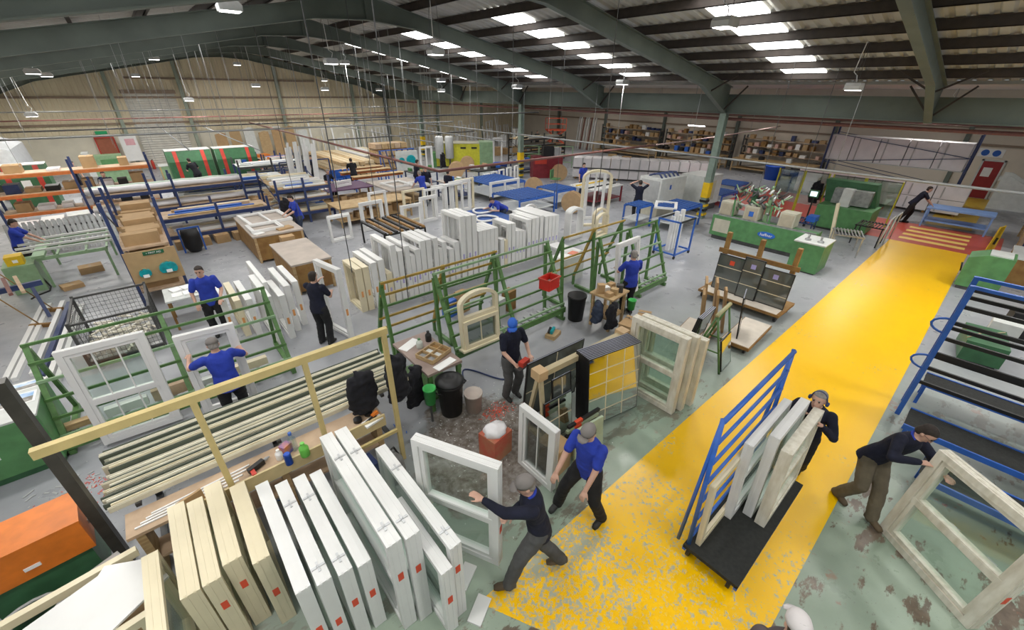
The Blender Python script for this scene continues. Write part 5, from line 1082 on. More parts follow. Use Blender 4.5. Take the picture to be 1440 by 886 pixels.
# ---- centre: wooden benches and standing frames
bench('long pine bench between purple bench and standing frames', 5.6, 8.9, 17.2, 18.6, .8, wood, None, n=3); bench('grey topped bench with frames where a man in blue leans', 8.6, 10.9, 18.6, 21.4, .9, benchm, None, n=3)
flat('white frame lying on the grey topped bench', 9.4, 20.4, .95, 1.1, 1.3, .1, group=GA); flat('second white frame lying on the grey topped bench', 10.3, 19.7, .95, .9, 1.0, .0, group=GA)
person('man in blue polo leaning over the grey topped bench', (10.15, 18.3, 0), face(-.1,1), polo, jean, hair=hair_g, lean=(0,.35,1), lh=(-.3,.45,.95), rh=(.25,.45,.95), vox=.018)
for i in range(5): carton(('pale','brown','worn','small','low')[i]+' carton under the long pine bench', 6.0+.6*i, 17.6, .26, .4, .4, .2+.04*i, .1*i)
GS = 'frames standing in front of the pine bench'
for i, (x, y, w_, h_, c, l) in enumerate(((5.05,15.7,.85,.95,0,'white empty frame standing alone on the open floor'),(6.6,16.3,1.0,1.15,0,'white frame standing before the pine bench'),(7.0,16.5,.8,1.45,0,'tall narrow white frame before the pine bench'),(8.0,15.6,1.0,.95,0,'low white frame beside the black rail table'),(8.6,16.4,1.1,1.35,1,'cream frame standing behind white frames'),(9.0,15.9,.9,1.1,0,'white frame leaning on the cream frame'),(9.5,16.1,1.2,1.35,0,'white double frame in the standing group'),(10.0,16.3,1.2,1.4,0,'wide white frame in the standing group'),(10.5,16.2,1.1,1.4,0,'white frame next to the widest one'),(11.0,16.4,1.2,1.45,0,'white frame at the blue table end of the standing group'),(11.4,16.6,1.1,1.45,1,'pale cream frame at the blue table end'))):
    lite(l, (x, y, 0), .05+.03*(i%3), w_, h_, d=.1, f=.085, m=cream if c else white, group=GS, stick=None, mull=True if i in (6,7) else None, n_in=i % 2 == 1)
lite('second white empty frame standing close behind the lone one', (5.12, 15.9, 0), .08, .85, .95, d=.1, stick=None, group=GS, n_in=False)
t = thing('rail_table', 'black table of parallel rubber covered rails', 'table', (6.35, 13.95, 0))
for i in range(8): pbar('rail', (-.75+.21*i,-1.0,.8), (-.75+.21*i,1.0,.8), .09, .07, black if i % 2 == 0 else woodd, t)
for y in (-.95,.95): pbar('beam', (-.8,y,.74), (.8,y,.74), .05, .06, black, t)
for x in (-.78,.78):
    for y in (-.95,.95): pbar('leg', (x,y,0), (x,y,.72), .05, .05, black, t)
t = bench('dark blue padded assembly table', 8.85, 10.4, 11.6, 13.7, .82, blueb, None, legs=steeld)
for x, y in ((9.3,12.05),(9.9,13.05)):
    b = B(); tube(b, [(.42*math.cos(a),.55*math.sin(a)*(1 if math.sin(a) > 0 else .35),0) for a in [k*PI/12 for k in range(25)]], .045, 8); o = obj('arch_ring', b, white, None, True); o.location = (x, y, .868); tag(o, 'white curved frame ring lying on the padded table', 'frame', 'curved frames on the padded table')
person('man in blue polo bent over the padded table', (10.55, 12.85, 0), face(-1,.15), polo, jean, lean=(0,.95,.6), pel=(0,-.12,.92), lh=(-.25,.55,.95), rh=(.2,.6,.95), look=(0,.6,-.8), vox=.016)
person('person in navy standing behind the standing frames', (10.9, 19.3, 0), face(-.3,-1), navy, blk_t, vox=.02); person('person in navy working beside green case board', (11.6, 21.6, 0), face(1,0), navy, blk_t, lean=(0,.2,1), vox=.02); person('person in navy jacket at the blue brush table', (11.2, 17.7, 0), face(1,.3), navy, jean, vox=.02)
# blue brush tables and reels
def brush(label, x0, x1, y0, y1, z=.85):
    t = thing('brush_table', label, 'table', ((x0+x1)/2, (y0+y1)/2, 0)); W, D = (x1-x0)/2, (y1-y0)/2
    n = int(W*2/.17)
    for i in range(n): x = -W+2*W*(i+.5)/n; pbar('brush_strip', (x,-D,z), (x,D,z), .10, .05, blueb if i % 2 else mat('blue_bristle', (.025,.11,.40), .7, var=.5, scale=25), t)
    for y in (-D, D): pbar('beam', (-W,y,z-.05), (W,y,z-.05), .05, .08, bluep, t)
    for x in (-W+.04, W-.04):
        for y in (-D, D): pbar('leg', (x,y,0), (x,y,z-.08), .06, .06, bluep, t)
    pbox('shelf', -W, W, -D, D, .3, .33, lgray, t)
brush('blue brush table with white frame in front', 13.2, 15.6, 16.9, 19.4); brush('blue brush table beside the wooden reels', 12.2, 14.5, 13.6, 15.5); brush('blue topped bench in front of the maroon cabinet', 14.9, 16.3, 13.9, 15.3)
lite('white double frame leaning on the blue brush table', (13.9, 16.6, .35), .03, 2.0, .75, d=.1, stick=None, group=GS, mull=True)
def reel(label, loc, rz, r=.42, w=.26, m=white):
    t = thing('wooden_reel', label, 'reel', loc, rz)
    for s in (-1, 1): obj('flange', lathe(B(), [(.06,s*w/2-.015),(r,s*w/2-.015),(r,s*w/2+.015),(.06,s*w/2+.015)], 28, (0,0,r), 'x'), mat('reel_wood', (.48,.32,.17), .7), t)
    obj('wound_strip', lathe(B(), [(.1,-w/2+.02),(r*.82,-w/2+.02),(r*.82,w/2-.02),(.1,w/2-.02)], 24, (0,0,r), 'x'), m, t); return t
for a in (('wooden reel of white strip at the blue brush table', (15.95,16.6,0), .7),('wooden reel of white strip near the red frame', (15.0,12.95,0), .4),('wooden reel with orange core beside the maroon cabinet', (20.4,18.9,0), 1.0),('wooden reel standing by the yellow machine', (15.6,23.6,0), .9),('second wooden reel standing by the yellow machine', (15.85,23.91,0), .9),('wooden reel stacked near the green end of the yellow machine', (17.6,25.2,0), .9),('second reel stacked near the green end of the machine', (17.85,25.51,0), .9)): reel(*a, m=orangep if 'orange' in a[0] else white, r=.5)
t = bench('red legged bench of white lengths beside the blue topped bench', 16.6, 18.9, 12.9, 14.6, .85, white, None, legs=maroon, n=3)
for i in range(6): o = obj('profile_length', bar(B(), (-1.1,0,0), (1.1,0,0), .1, .05), (white,black,white,lgray,yellowp,white)[i]); o.location = (17.7, 13.1+.26*i, .876); tag(o, ('white','black','wide white','grey','yellow','narrow white')[i]+' length on the red legged bench', 'profile')
person('person in blue working behind the red legged bench', (18.3, 15.2, 0), face(-.2,-1), polo, jean, vox=.02)
# timber pallets, case board, yellow machine
for i in range(4):
    t = thing('timber_pack', ('lowest','second','third','topmost')[i]+' pack of short pine timber in the pallet stack', 'timber', (13.9, 29.6, .45*i))
    for k in range(5): pbox('bundle', -1.2+.48*k, -.76+.48*k, -.6, .6, .1, .42, wood if (i+k) % 3 else ply, t)
    pbox('bearer', -1.2, 1.2, -.55, -.45, 0, .1, woodd, t); pbox('bearer', -1.2, 1.2, .45, .55, 0, .1, woodd, t)
t = thing('first_aid_board', 'pale board on legs with two teal first aid cases', 'board', (12.9, 25.0, 0), -.15); pbox('panel', -.7, .7, -.03, .03, .3, 1.75, lgray, t); pbar('leg', (-.6,0,0), (-.6,0,.3), .06, .06, lgray, t); pbar('leg', (.6,0,0), (.6,0,.3), .06, .06, lgray, t)
for x, r in ((.25,.3),(-.35,.18)): obj('first_aid_case', lathe(B(), [(r*.9,-.1),(r,-.08),(r,-.04),(r*.9,-.03)], 16, (x,0,1.2), 'y'), teal, t)
t = thing('extrusion_machine', 'yellow enclosed machine with green end and twin grey filters', 'machine', (18.8, 27.5, 0), -.6); pbox('body', -1.9, 1.3, -.7, .7, .1, 1.65, yellg, t); pbox('end_cabinet', 1.3, 2.3, -.75, .75, .0, 1.75, greenl, t); pbox('end_cabinet', -2.3, -1.9, -.6, .6, 0, 1.0, greenp, t); pbox('roof_panel', -1.9, 1.3, -.75, .75, 1.65, 1.7, beige, t); pbox('plinth', -1.9, 1.3, -.65, .65, 0, .1, steeld, t)
for x in (.1,.9): pbox('vent', x-.2, x+.2, -.72, -.70, 1.3, 1.42, black, t)
for x in (-1.6,-.9): obj('filter_cylinder', lathe(B(), [(.28,.7),(.3,.75),(.3,2.1),(.24,2.2)], 18, (x,-1.05,0)), gray, t, True); pbar('filter_leg', (x,-1.05,0), (x,-1.05,.7), .1, .1, steeld, t)
lite('white frame leaning on the yellow machine', (15.2, 26.6, 0), .0, 1.0, 1.7, d=.1, stick=None, group=GL, mull=True); lite('tall white frame leaning at the green machine end', (20.4, 25.2, 0), -.6, .7, 2.1, d=.1, stick=None, group=GL)
jacket((15.9, 25.6, .4), .3, 'black coat hanging beside the yellow machine', h=1.0, w=.4)
t = thing('blue_racking_frames', 'blue slanted rack of dark frames behind the teal case board', 'rack', (13.6, 27.4, 0))
for i in range(7): pbar('divider', (-1.2+.4*i,-.3,.3), (-1.2+.4*i,.3,1.5), .06, .08, blued, t)
pbar('rail', (-1.3,.3,1.5), (1.3,.3,1.5), .06, .06, bluep, t); pbar('rail', (-1.3,-.3,.28), (1.3,-.3,.28), .08, .08, bluep, t)
for x in (-1.25,1.25): pbar('leg', (x,0,0), (x,0,.28), .08, .5, bluep, t); pbar('post', (x,.3,0), (x,.3,1.5), .06, .06, bluep, t)
t = thing('tool_cabinet', 'maroon steel cabinet with black monitor box on top', 'cabinet', (20.6, 20.3, 0), -.5); pbox('body', -1.0, 1.0, -.4, .4, 0, 1.35, maroon, t); pbox('monitor', -.3, .4, -.25, .25, 1.35, 1.95, black, t); pbox('grey_box', .45, .9, -.25, .25, 1.35, 1.85, gray, t); pbox('drawer_front', -.9, -.1, -.42, -.4, .9, 1.2, redp, t)
t = thing('chair', 'green and white office chair in front of the maroon cabinet', 'chair', (18.7, 17.6, 0), .4); pbox('seat', -.25, .25, -.25, .25, .46, .52, greenp, t); pbox('backrest', -.25, .25, .22, .28, .55, 1.0, greenp, t); pbar('column', (0,0,.08), (0,0,.46), .05, .05, steel, t)
for a in range(5): pbar('foot', (0,0,.06), (.28*math.cos(a*1.257),.28*math.sin(a*1.257),.04), .05, .04, redp, t)
t = thing('scissor_lift', 'red orange access lift by the far wall', 'lift', (32.0, 30.5, 0), -.5); pbox('chassis', -.9, .9, -.5, .5, .12, .6, mat('lift_red', (.65,.10,.04), .5), t); pbox('platform', -.9, .9, -.5, .5, 1.7, 1.85, MATS['lift_red'], t); 
for s in (-1, 1): pbar('scissor_arm', (-.8*s,-.3,.6), (.8*s,-.3,1.7), .08, .1, MATS['lift_red'], t); pbar('scissor_arm', (-.8*s,.3,.6), (.8*s,.3,1.7), .08, .1, MATS['lift_red'], t)
for z in (2.3, 2.8): pbar('guard_rail', (-.9,-.5,z), (.9,-.5,z), .05, .05, MATS['lift_red'], t); pbar('guard_rail', (-.9,.5,z), (.9,.5,z), .05, .05, MATS['lift_red'], t)
for x in (-.9,.9):
    for y in (-.5,.5): pbar('guard_post', (x,y,1.85), (x,y,2.8), .05, .05, MATS['lift_red'], t); obj('wheel', lathe(B(), [(.05,-.06),(.16,-.06),(.16,.06),(.05,.06)], 14, (x*.8,y,.16), 'y'), black, t)
# long white stack with dark straps
t = thing('pallet_stack', 'long stack of white profile packs with dark straps', 'stack', (24.6, 15.8, 0), -.95)
for k in range(7):
    for z in (.12, .72): pbox('pack', -4.2+1.2*k, -3.04+1.2*k, -.6, .6, z, z+.58, wrap, t)
    pbox('strap', -3.64+1.2*k, -3.56+1.2*k, -.62, .62, .12, 1.32, gray, t)
for x in (-4,-1.3,1.3,4): pbox('bearer', x-.05, x+.05, -.6, .6, 0, .12, woodd, t)
pbar('mid_rail', (-4.2,-.65,.70), (4.2,-.65,.70), .05, .08, steeld, t)
bin_('blue plastic tub near the yellow machine', (18.6, 22.7, 0), .5, .8, mat('tub_blue', (.02,.10,.55), .4), None, 'tub', 'tub')
# arched frames, white welding machine and roller tables
arch_window('tall cream arched door frame standing by the white machine', (14.1, 10.9, 0), -.6, 1.25, 2.0, .16, cream, f=.09, panel=None)
lite('white door leaf standing inside the arched frame', (14.9, 11.6, 0), -.6, .9, 2.1, d=.1, stick=None, group=GS, mull=True)
arch_window('white arched window frame standing near the green racks', (12.2, 10.35, 0), .0, .8, 1.0, .3, white, f=.08); arch_window('cream arched frame beside the white arched one', (13.1, 9.7, 0), .1, .85, .75, .12, cream, f=.08); arch_window('second cream arched frame standing close behind', (13.3, 10.0, 0), .1, .85, .85, .12, cream, f=.08)
arch_window('small white arched frame among the long row', (10.85, 11.45, 0), .0, .6, 1.15, .1, white, f=.08)
t = thing('welding_machine', 'white cabinet welding machine with blue hoses on top', 'machine', (18.3, 10.4, 0), -.1); pbox('body', -.85, .95, -.6, .6, .55, 1.7, lgray, t); pbox('side_panel', -.87, -.85, -.5, .5, .7, 1.6, gray, t); pbox('base', -.8, .9, -.55, .55, 0, .55, beige, t); pbox('emblem', -.2, -.1, -.615, -.6, 1.2, 1.4, bluep, t)
for i in range(5): ptube('hose', [(-.6+.3*i,-.4,1.7),(-.55+.3*i,-.2,1.85),(-.4+.28*i,.2,1.8),(-.5+.3*i,.4,1.7)], .04, blued, t, 6)
t2 = thing('welding_machine', 'second white cabinet machine behind the first', 'machine', (20.6, 9.7, 0), -.1); pbox('body', -.7, .9, -.6, .6, .3, 1.65, lgray, t2); pbox('base', -.65, .85, -.55, .55, 0, .3, steeld, t2); pbox('door', -.3, .4, -.62, -.6, .5, 1.4, beige, t2)
brush('blue roller table left of the white machine', 15.2, 16.3, 9.5, 10.2, .9); brush('blue roller table in front of the white machine', 15.9, 17.9, 8.1, 9.3, .9)
lite('white frame lying out on the blue roller table', (16.1, 9.3, .93), .3, 1.2, .9, d=.08, stick=None, group=GA).rotation_euler = (H90, 0, .5)
person('person in black raising both hands at the white machine', (16.45, 10.35, 0), face(.6,.6), navy, blk_t, lh=(-.16,.22,1.62), rh=(.16,.2,1.6), le=(-1,0,-.3), re=(1,0,-.3), vox=.016)
t = thing('blue_trolley', 'blue wheeled stand with white bundles near the green machine', 'trolley', (13.6, 6.9, 0)); 
for x in (-.5,.5):
    for y in (-.4,.4): pbar('post', (x,y,.1), (x,y,1.3), .05, .05, bluep, t); obj('castor', lathe(B(), [(.02,-.02),(.06,-.02),(.06,.02),(.02,.02)], 10, (x,y,.06), 'y'), black, t)
for z in (.15, 1.28):
    for y in (-.4,.4): pbar('rail', (-.5,y,z), (.5,y,z), .05, .05, bluep if z < 1 else black, t)
    for x in (-.5,.5): pbar('rail', (x,-.4,z), (x,.4,z), .05, .05, bluep, t)
for i in range(4): o = obj('profile_bundle', bx(B(), -.06, .06, -.06, .06, 0, 1.2+.15*(i%2)), white); o.location = (13.3+.2*i, 6.9, .18); tag(o, 'white bundle standing in the blue wheeled stand', 'bundle', 'bundles in the blue stand')
# green copy router with its tool cluster
t = thing('milling_machine', 'long green machining bed with oval blue badge', 'machine', (16.9, 5.35, 0))
pbox('bed', -.4, .4, -1.9, 1.6, .15, .92, greenp, t); pbox('plinth', -.35, .35, -1.8, 1.5, 0, .15, steeld, t); pbox('bed_rail', -.38, -.28, -1.9, 1.6, .92, .97, steel, t); pbox('bed_rail', .1, .2, -1.9, 1.6, .92, .97, steel, t); pbox('hatch', -.41, -.40, .9, 1.5, .3, .8, beige, t)
b = B(); lathe(b, [(.001,0),(.3,.0),(.3,.015),(.001,.016)], 24, (0,0,0), 'x')
for v in b.verts: v.co.z *= .38
e = obj('badge', b, mat('badge_blue', (.02,.14,.55), .4), t); e.location = (-.418, -.45, .58); text('haffner', .15, paper, e, (-.006,0,0), (H90,0,-H90))
for y in (1.2, .3, -.9): pbox('head', -.3, .25, y-.25, y+.25, .97, 1.45, beige, t); pbox('head_plate', -.32, -.30, y-.2, y+.2, 1.0, 1.4, mat('plate_tan', (.45,.40,.30), .5), t)
pbox('emblem', -.33, -.32, .2, .36, 1.1, 1.28, bluep, t)
random.seed(77)
for i in range(80):
    y = random.uniform(-.55,1.0); x = random.uniform(-.25,.4); z = random.uniform(1.15,2.05); d = Vector((random.uniform(-.2,.2),random.uniform(-.3,.3),random.uniform(-.15,.35)))
    ptube('tool_arm', [(x,y,z),(x+d.x,y+d.y,z+d.z)], random.choice((.02,.03,.045)), random.choice((steel, lgray, greenl, steeld)), t, 6)
pbar('mast', (.2,.5,.9), (.2,.5,2.0), .16, .16, greend, t); pbar('mast', (.1,-.1,.9), (.1,-.1,1.8), .12, .12, greenl, t)
for y in (.9, -.4): pbar('side_post', (-.35,y,.9), (-.35,y+.05,1.6), .05, .05, greenp, t)
t = thing('control_cabinet', 'green control cabinet with tap handles beside the machining bed', 'cabinet', (15.75, 3.25, 0)); pbox('body', -.5, .5, -.42, .42, .05, .95, greenp, t); pbox('top_plate', -.52, .52, -.44, .44, .95, .99, lgray, t); pbox('plinth', -.45, .45, -.38, .38, 0, .05, steeld, t)
for y in (-.2,.15): obj('clamp', lathe(B(), [(.09,0),(.09,.04),(.03,.05),(.03,.16),(.05,.18)], 14, (-.2,y,.99)), steel, t, True)
# guarded machining centre
t = thing('machining_centre', 'green machining centre with clear safety screens and control screen', 'machine', (22.0, 3.9, 0), .0)
pbox('cabinet', -.6, .9, -1.0, .9, .1, 1.0, greenp, t); pbox('plinth', -.5, .8, -.9, .8, 0, .1, steeld, t)
b = B(); prism(b, [(-.9,1.0),(.9,1.0),(1.1,1.9),(-.7,1.9)], .3, .9, 'x'); obj('hood', b, greend, t); pbox('hood_lining', -.1, .32, -.7, .6, 1.05, 1.65, steel, t); pbox('tool_rack', -.35, 0, -.1, .25, 1.0, 1.7, lgray, t)
pbox('control_screen', -.75, -.7, .95, 1.3, 1.25, 1.55, greend, t); pbox('display', -.765, -.75, 1.0, 1.25, 1.3, 1.5, mat('lit_screen', (.7,.8,.9), .3, emit=1.2), t); pbar('screen_arm', (-.7,1.1,.4), (-.7,1.1,1.25), .05, .05, black, t); pbar('screen_arm', (-.7,1.1,.0), (-.7,1.1,.4), .08, .08, black, t)
scr = glassmat('safety_screen', (.72,.78,.74), .16)
for i, (ya, yb) in enumerate(((-1.35,-.1),(-.1,1.1),(1.2,2.2),(2.2,3.3))):
    t = thing('safety_screen', ('end','hood','near','far')[i]+' clear safety screen panel with lime yellow edges round the machining centre', 'screen', (23.2, 3.9, 0)); pbox('pane', -.01, .01, ya, yb, .55, 1.95, scr, t)
    for y in (ya+.03, yb-.03): pbar('post', (0,y,0), (0,y,2.0), .05, .05, yellg, t)
    pbar('top_rail', (0,ya,1.97), (0,yb,1.97), .04, .04, steeld, t)
jacket((22.85, 5.35, .75), 1.4, 'black coat hanging on the clear safety screen', h=1.0, w=.35)
def infeed(label, x, y, rz, m):
    t = thing('infeed_table', label, 'table', (x, y, 0), rz)
    for i in range(9): pbar('slat', (-.5,-.4+.1*i,.75), (.5,-.4+.1*i,.75), .03, .03, m, t)
    for x_ in (-.45,.45): pbar('beam', (x_,-.45,.72), (x_,.45,.72), .04, .04, m, t); [pbar('leg', (x_,y_,0), (x_,y_,.72), .04, .04, m, t) for y_ in (-.4,.4)]
infeed('grey slatted infeed table beside the walkway', 18.6, 2.95, .3, steel); infeed('dark slatted table under the clear screens', 20.6, 2.65, 0, black); infeed('dark blue slatted table with white tray by the machining bed', 19.2, 4.6, .1, blued)
o = obj('profile_length', bar(B(), (0,0,0), (.15,.25,1.5), .14, .1), cream); o.location = (19.4, 3.5, 0); tag(o, 'cream length standing on end beside the infeed table', 'profile'); box_at('parts_bin', (19.2, 4.3, .77), (.5,.3,.2), bluep, 'blue parts bin on the dark slatted table', 'bin')
for i in range(2): o = obj('guard_rail', tube(B(), [(0,0,0),(.25,-.05,1.05),(1.1,-.05,1.05),(1.3,0,0)], .025, 8), lgray, None, True); o.location = (20.2+.9*i, 2.22-.04*i, 0); tag(o, ('near','far')[i]+' pale tube guard rail at the yellow walkway edge', 'rail')
# wrapped stock on two levels, shelving and counters on the far side
racking('two level blue racking with shrink-wrapped white profile', 30.3, 31.5, 1.4, 7.3, (1.75,), blued, blued, 3.5, 2, lgray)
for lv, (x, z, n, y0) in enumerate(((30.9,1.84,5,1.5),(29.2,.12,6,.8))):
    for i in range(n):
        for k in range(2 if lv else 1):
            t = thing('wrapped_stack', 'shrink-wrapped white profile pack on the upper racking level' if not lv else ('upper' if k else 'lower')+' white profile pack in the strapped floor stack', 'pack', (x, y0+.58+1.18*i, z+(.62*k if lv else 0)), 0, 'wrapped packs on the far side'); pbox('pack', -.55, .55, -.57, .57, 0, 1.25 if not lv else .6, wrap, t); pbar('strap', (-.57,.3,0.05), (-.57,.3,1.2 if not lv else .55), .03, .05, gray, t)
for i in range(7): box_at('bearer', (29.2, .95+1.1*i, 0), (1.0,.1,.12), woodd, 'timber bearer under the strapped floor stack', 'bearer', 0, 'bearers under the floor stack')
for i, (y0, y1) in enumerate(((8.4,13.8),(14.6,20.2),(20.8,27.0))):
    t = bench(('near','middle','far')[i]+' long parts counter along the side wall', 33.6, 34.8, y0, y1, .9, wood, None, n=2); random.seed(40+i)
    racking(('near','middle','far')[i]+' parts shelving above the side wall counter', 34.85, 35.4, y0, y1, (1.1, 1.6, 2.1), steeld, steeld, 2.4, 2)
    y = y0+.2
    while y < y1-.4:
        for z in (1.185, 1.685, 2.185):
            if random.random() < .8:
                m, nm = random.choice(((card,'brown'),(card,'brown'),(paper,'white'),(blued,'navy'),(mat('pink_card',(.65,.42,.36),.7),'pink'),(woodd,'dark brown'),(wood,'tan')))
                box_at('parts_box', (35.1, y+.2, z), (.4,random.uniform(.2,.36),random.uniform(.15,.36)), m, nm+' parts box on the '+('near','middle','far')[i]+' side wall shelving', 'box', 0, 'parts boxes on the side wall shelving')
        if random.random() < .6:
            m, nm = random.choice(((card,'brown'),(black,'black'),(bluep,'blue'),(lgray,'grey')))
            box_at('parts_box', (34.1, y+.2, .9), (.35,.3,random.uniform(.15,.4)), m, nm+' parts box on the '+('near','middle','far')[i]+' side wall counter', 'box', 0, 'parts boxes on the side wall counter')
        y += .45
bin_('large blue tub in front of the side wall counter', (32.2, 10.3, 0), .6, .9, MATS['tub_blue'], None, 'tub', 'tub'); bin_('black waste bin in front of the side wall counter', (32.0, 8.9, 0), .4, .95, black, None)
brush('blue low table past the valley column', 21.6, 23.4, 8.9, 10.2, .6); brush('second blue low table past the valley column', 24.5, 26.3, 9.5, 10.8, .6)
t = thing('strip_light', 'lit strip light on the side wall over the counter', 'lamp', (34.7, 17.6, 2.75)); pbox('body', -.05, .05, -.75, .75, 0, .08, lgray, t); pbox('tube', -.06, -.05, -.7, .7, .0, .07, lampf, t); pbar('bracket', (.05,0,.04), (.85,0,.04), .04, .04, lgray, t)
for i in range(14):
    h = random.uniform(1.2,2.3); x = 22.0+.62*i
    lite(('tall' if h > 1.8 else 'short')+' pale frame standing in the far right bay', (x, 33.5+.5*(i%3), 0), .1*(i%4), .5+.2*random.random(), h, d=.12, stick=None, group='frames in the far right bay', n_in=False)
for i in range(8): racking_x = 22.5+1.1*i; carton(('stacked brown','plain brown','open brown','taped brown')[i%4]+' carton on the floor of the far right bay', racking_x, 30.5+.3*(i%2), 0, .7, .6, .5+.1*(i%3), .1*i, 'cartons in the far right bay')
shelfrow('dark stock shelving in the far right bay', 23.0, 28.0, 25.5, 27.0, (.5,1.1,1.7), steeld, wood, 61, [white, black, lgray, cream], 'stock in the far right bay', '%s stock on the dark shelving')
person('person in grey and white standing in the far right bay', (30.4, 31.4, 0), face(-.5,-.8), greyt, blk_t, vox=.022)
# pusher, blue table, wet floor sign
person('person in navy pushing a blue flatbed table', (25.6, 2.25, 0), face(.35,-1), navy, blk_t, lean=(0,.55,1), lh=(-.2,.6,.9), rh=(.2,.6,.9), rf=(.1,-.3,.12), vox=.016)
t = thing('flatbed_table', 'pale blue flatbed table with lower shelf on the crossing', 'table', (26.0, .75, 0)); paleb = mat('pale_blue_paint', (.22,.38,.75), .4)
pbox('top', -.55, .55, -1.1, 1.0, .78, .84, paleb, t); pbox('shelf', -.5, .5, -1.0, .9, .25, .29, paleb, t)
for x in (-.5,.5):
    for y in (-1.05,.95): pbar('leg', (x,y,0), (x,y,.78), .06, .06, paleb, t)
t = thing('wet_floor_sign', 'yellow folding wet floor sign at the crossing', 'sign', (23.3, -.62, 0), -.3); pbar('board', (-.16,0,0), (-.02,0,.9), .38, .03, yellowp, t); pbar('board', (.16,0,0), (.02,0,.9), .38, .03, yellowp, t); 
pl = pbox('pictogram', -.145, -.135, -.08, .08, .25, .5, black, t); pl.rotation_euler = (0,.15,0); pl.location = (-.005,0,-.01)
bench('white bench with papers against the right hand side', 24.2, 26.8, -2.6, -1.2, .95, white, ply); t = bench('blue framed white bench behind the wet floor sign', 21.2, 23.4, -2.3, -1.3, .9, white, None, legs=blued)
box_at('plotter', (22.2, -1.8, .9), (.8,.4,.3), lgray, 'grey plotter on the blue framed white bench', 'machine')
t = thing('stair', 'white sided stair against the far side wall', 'stair', (33.6, -1.3, 0)); b = B(); prism(b, [(-1.6,0),(1.4,0),(1.4,1.6),(1.1,1.6)], -.9, -.85, 'x'); obj('stringer', b, lgray, t)
for i in range(7): pbox('tread', -.85, .9, -1.3+.4*i, -.9+.4*i, .2*i+.15, .2*i+.2, lgray, t)
b = B(); prism(b, [(-1.6,0),(1.4,0),(1.4,1.6),(1.1,1.6)], .9, .95, 'x'); obj('stringer', b, lgray, t)
# ================================================================ SERVICES OVERHEAD
def conduit(label, pts, r, m, hang, name='service_pipe'):
    t = thing(name, label, 'pipe'); obj('pipe', tube(B(), pts, r, 8), m, t, True)
    P_ = [Vector(p) for p in pts]
    for a, c in zip(P_, P_[1:]):
        L_ = (c-a).length; n = max(1, int(L_/hang))
        for i in range(n):
            q = a.lerp(c, (i+.5)/n); zt = (zro(q.x) if q.x < XV else 5.4)
            if zt-q.z > .3: ptube('hanger', [q, (q.x, q.y, zt)], .010, steel, t, 4)
    return t
conduit('red brown air pipe turning a corner over the benches', [(6.8,36,2.95),(6.8,11.2,2.95),(18.4,11.2,2.95)], .045, pipe_r, 5.0)
conduit('pale pink hose line running on to the valley column', [(18.6,11.2,2.95),(24,11.1,3.0),(33,11.0,3.2)], .03, mat('pink_hose', (.62,.45,.42), .5), 5)
conduit('grey conduit along the valley over the machining bed', [(18.0,33,2.78),(18.0,-4,2.78)], .04, pipe_g, 5.0); conduit('red brown pipe under the valley beam', [(19.4,38,4.15),(19.4,-6,4.15)], .06, pipe_r, 30)
conduit('second red brown pipe across the far wall', [(30.2,30,3.9),(30.2,-6,3.9)], .06, pipe_r, 30)
for i, (y, z, x0, x1) in enumerate(((22.0,3.5,-5,14.5),(27.5,3.38,-5,17),(31.0,3.62,-5,17),(17.5,4.1,6,17),(34.5,3.86,-4.5,18),(24.2,2.70,8,17.6))): conduit(('dark','grey','brown','thin','long','steel')[i]+' overhead conduit crossing the hall on hanger rods', [(x0,y,z),(x1,y,z)], .032, (pipe_g, steeld)[i%2] if i != 2 else pipe_r, 3.2)
for i, x in enumerate((1.6, 3.6, 10.2, 13.0)): conduit(('first','second','third','fourth')[i]+' lengthwise service rail under the roof beside the conduits', [(x,36,3.05),(x,20-1.5*i,3.05)], .025, pipe_g, 4.0)
for i, (x, y, z0) in enumerate(((2.6,7.9,1.85),(5.6,13.4,0.9),(3.1,6.55,1.6),(9.0,6.9,1.9),(3.75,15.8,1.0),(13.5,12.6,1.0),(15.9,5.4,2.0),(17.4,4.6,2.0))):
    o = obj('drop_cable', tube(B(), [(x,y,zro(x)),(x+.02,y,(z0+zro(x))/2),(x,y,z0)], .009, 5), steeld); tag(o, 'thin drop cable hanging from the roof to a work station', 'cable', 'drop cables to the work stations')

# ================================================================ MORE STOCK AND CLUTTER
shelfrow('grey stock shelving of white lengths near the gable', 4.2, 7.6, 28.2, 29.8, (.5,1.1), steeld, lgray, 71, [white, white, lgray, bluep, ply], 'stock near the gable', '%s length on the grey stock shelving near the gable')
shelfrow('low blue shelving of tools and parts by the strapped unit', 6.0, 8.2, 31.0, 32.4, (.5,1.0), blued, ply, 72, [card, bluep, orangep, white, lgray], 'parts by the strapped unit', '%s part on the low blue shelving by the strapped unit')
t = thing('timber_stack', 'long stack of pale pine lengths running toward the gable', 'timber', (10.9, 31.2, 0))
for z in range(4):
    for k in range(6): pbox('plank', -1.1+.37*k, -.78+.37*k, -3.6+.12*((k*3+z)%4), 3.6-.1*((k+z)%3), .1+.22*z, .29+.22*z, (wood, mat('pale_plank', (.62,.50,.32), .7), MATS['pale_plank'])[(k+z)%3], t)
for y in (-3,0,3): pbox('bearer', -1.15, 1.15, y-.06, y+.06, 0, .1, woodd, t)
t = thing('timber_stack', 'white and cream lengths stacked beside the pine lengths', 'timber', (13.6, 33.2, 0))
for z in range(4):
    for k in range(5): pbox('plank', -1.1+.44*k, -.72+.44*k, -2.6, 2.6+.1*((k+z)%3), .1+.2*z, .27+.2*z, (white, cream, lgray)[(k+2*z)%3], t)
for y in (-2.2,0,2.2): pbox('bearer', -1.15, 1.15, y-.06, y+.06, 0, .1, woodd, t)
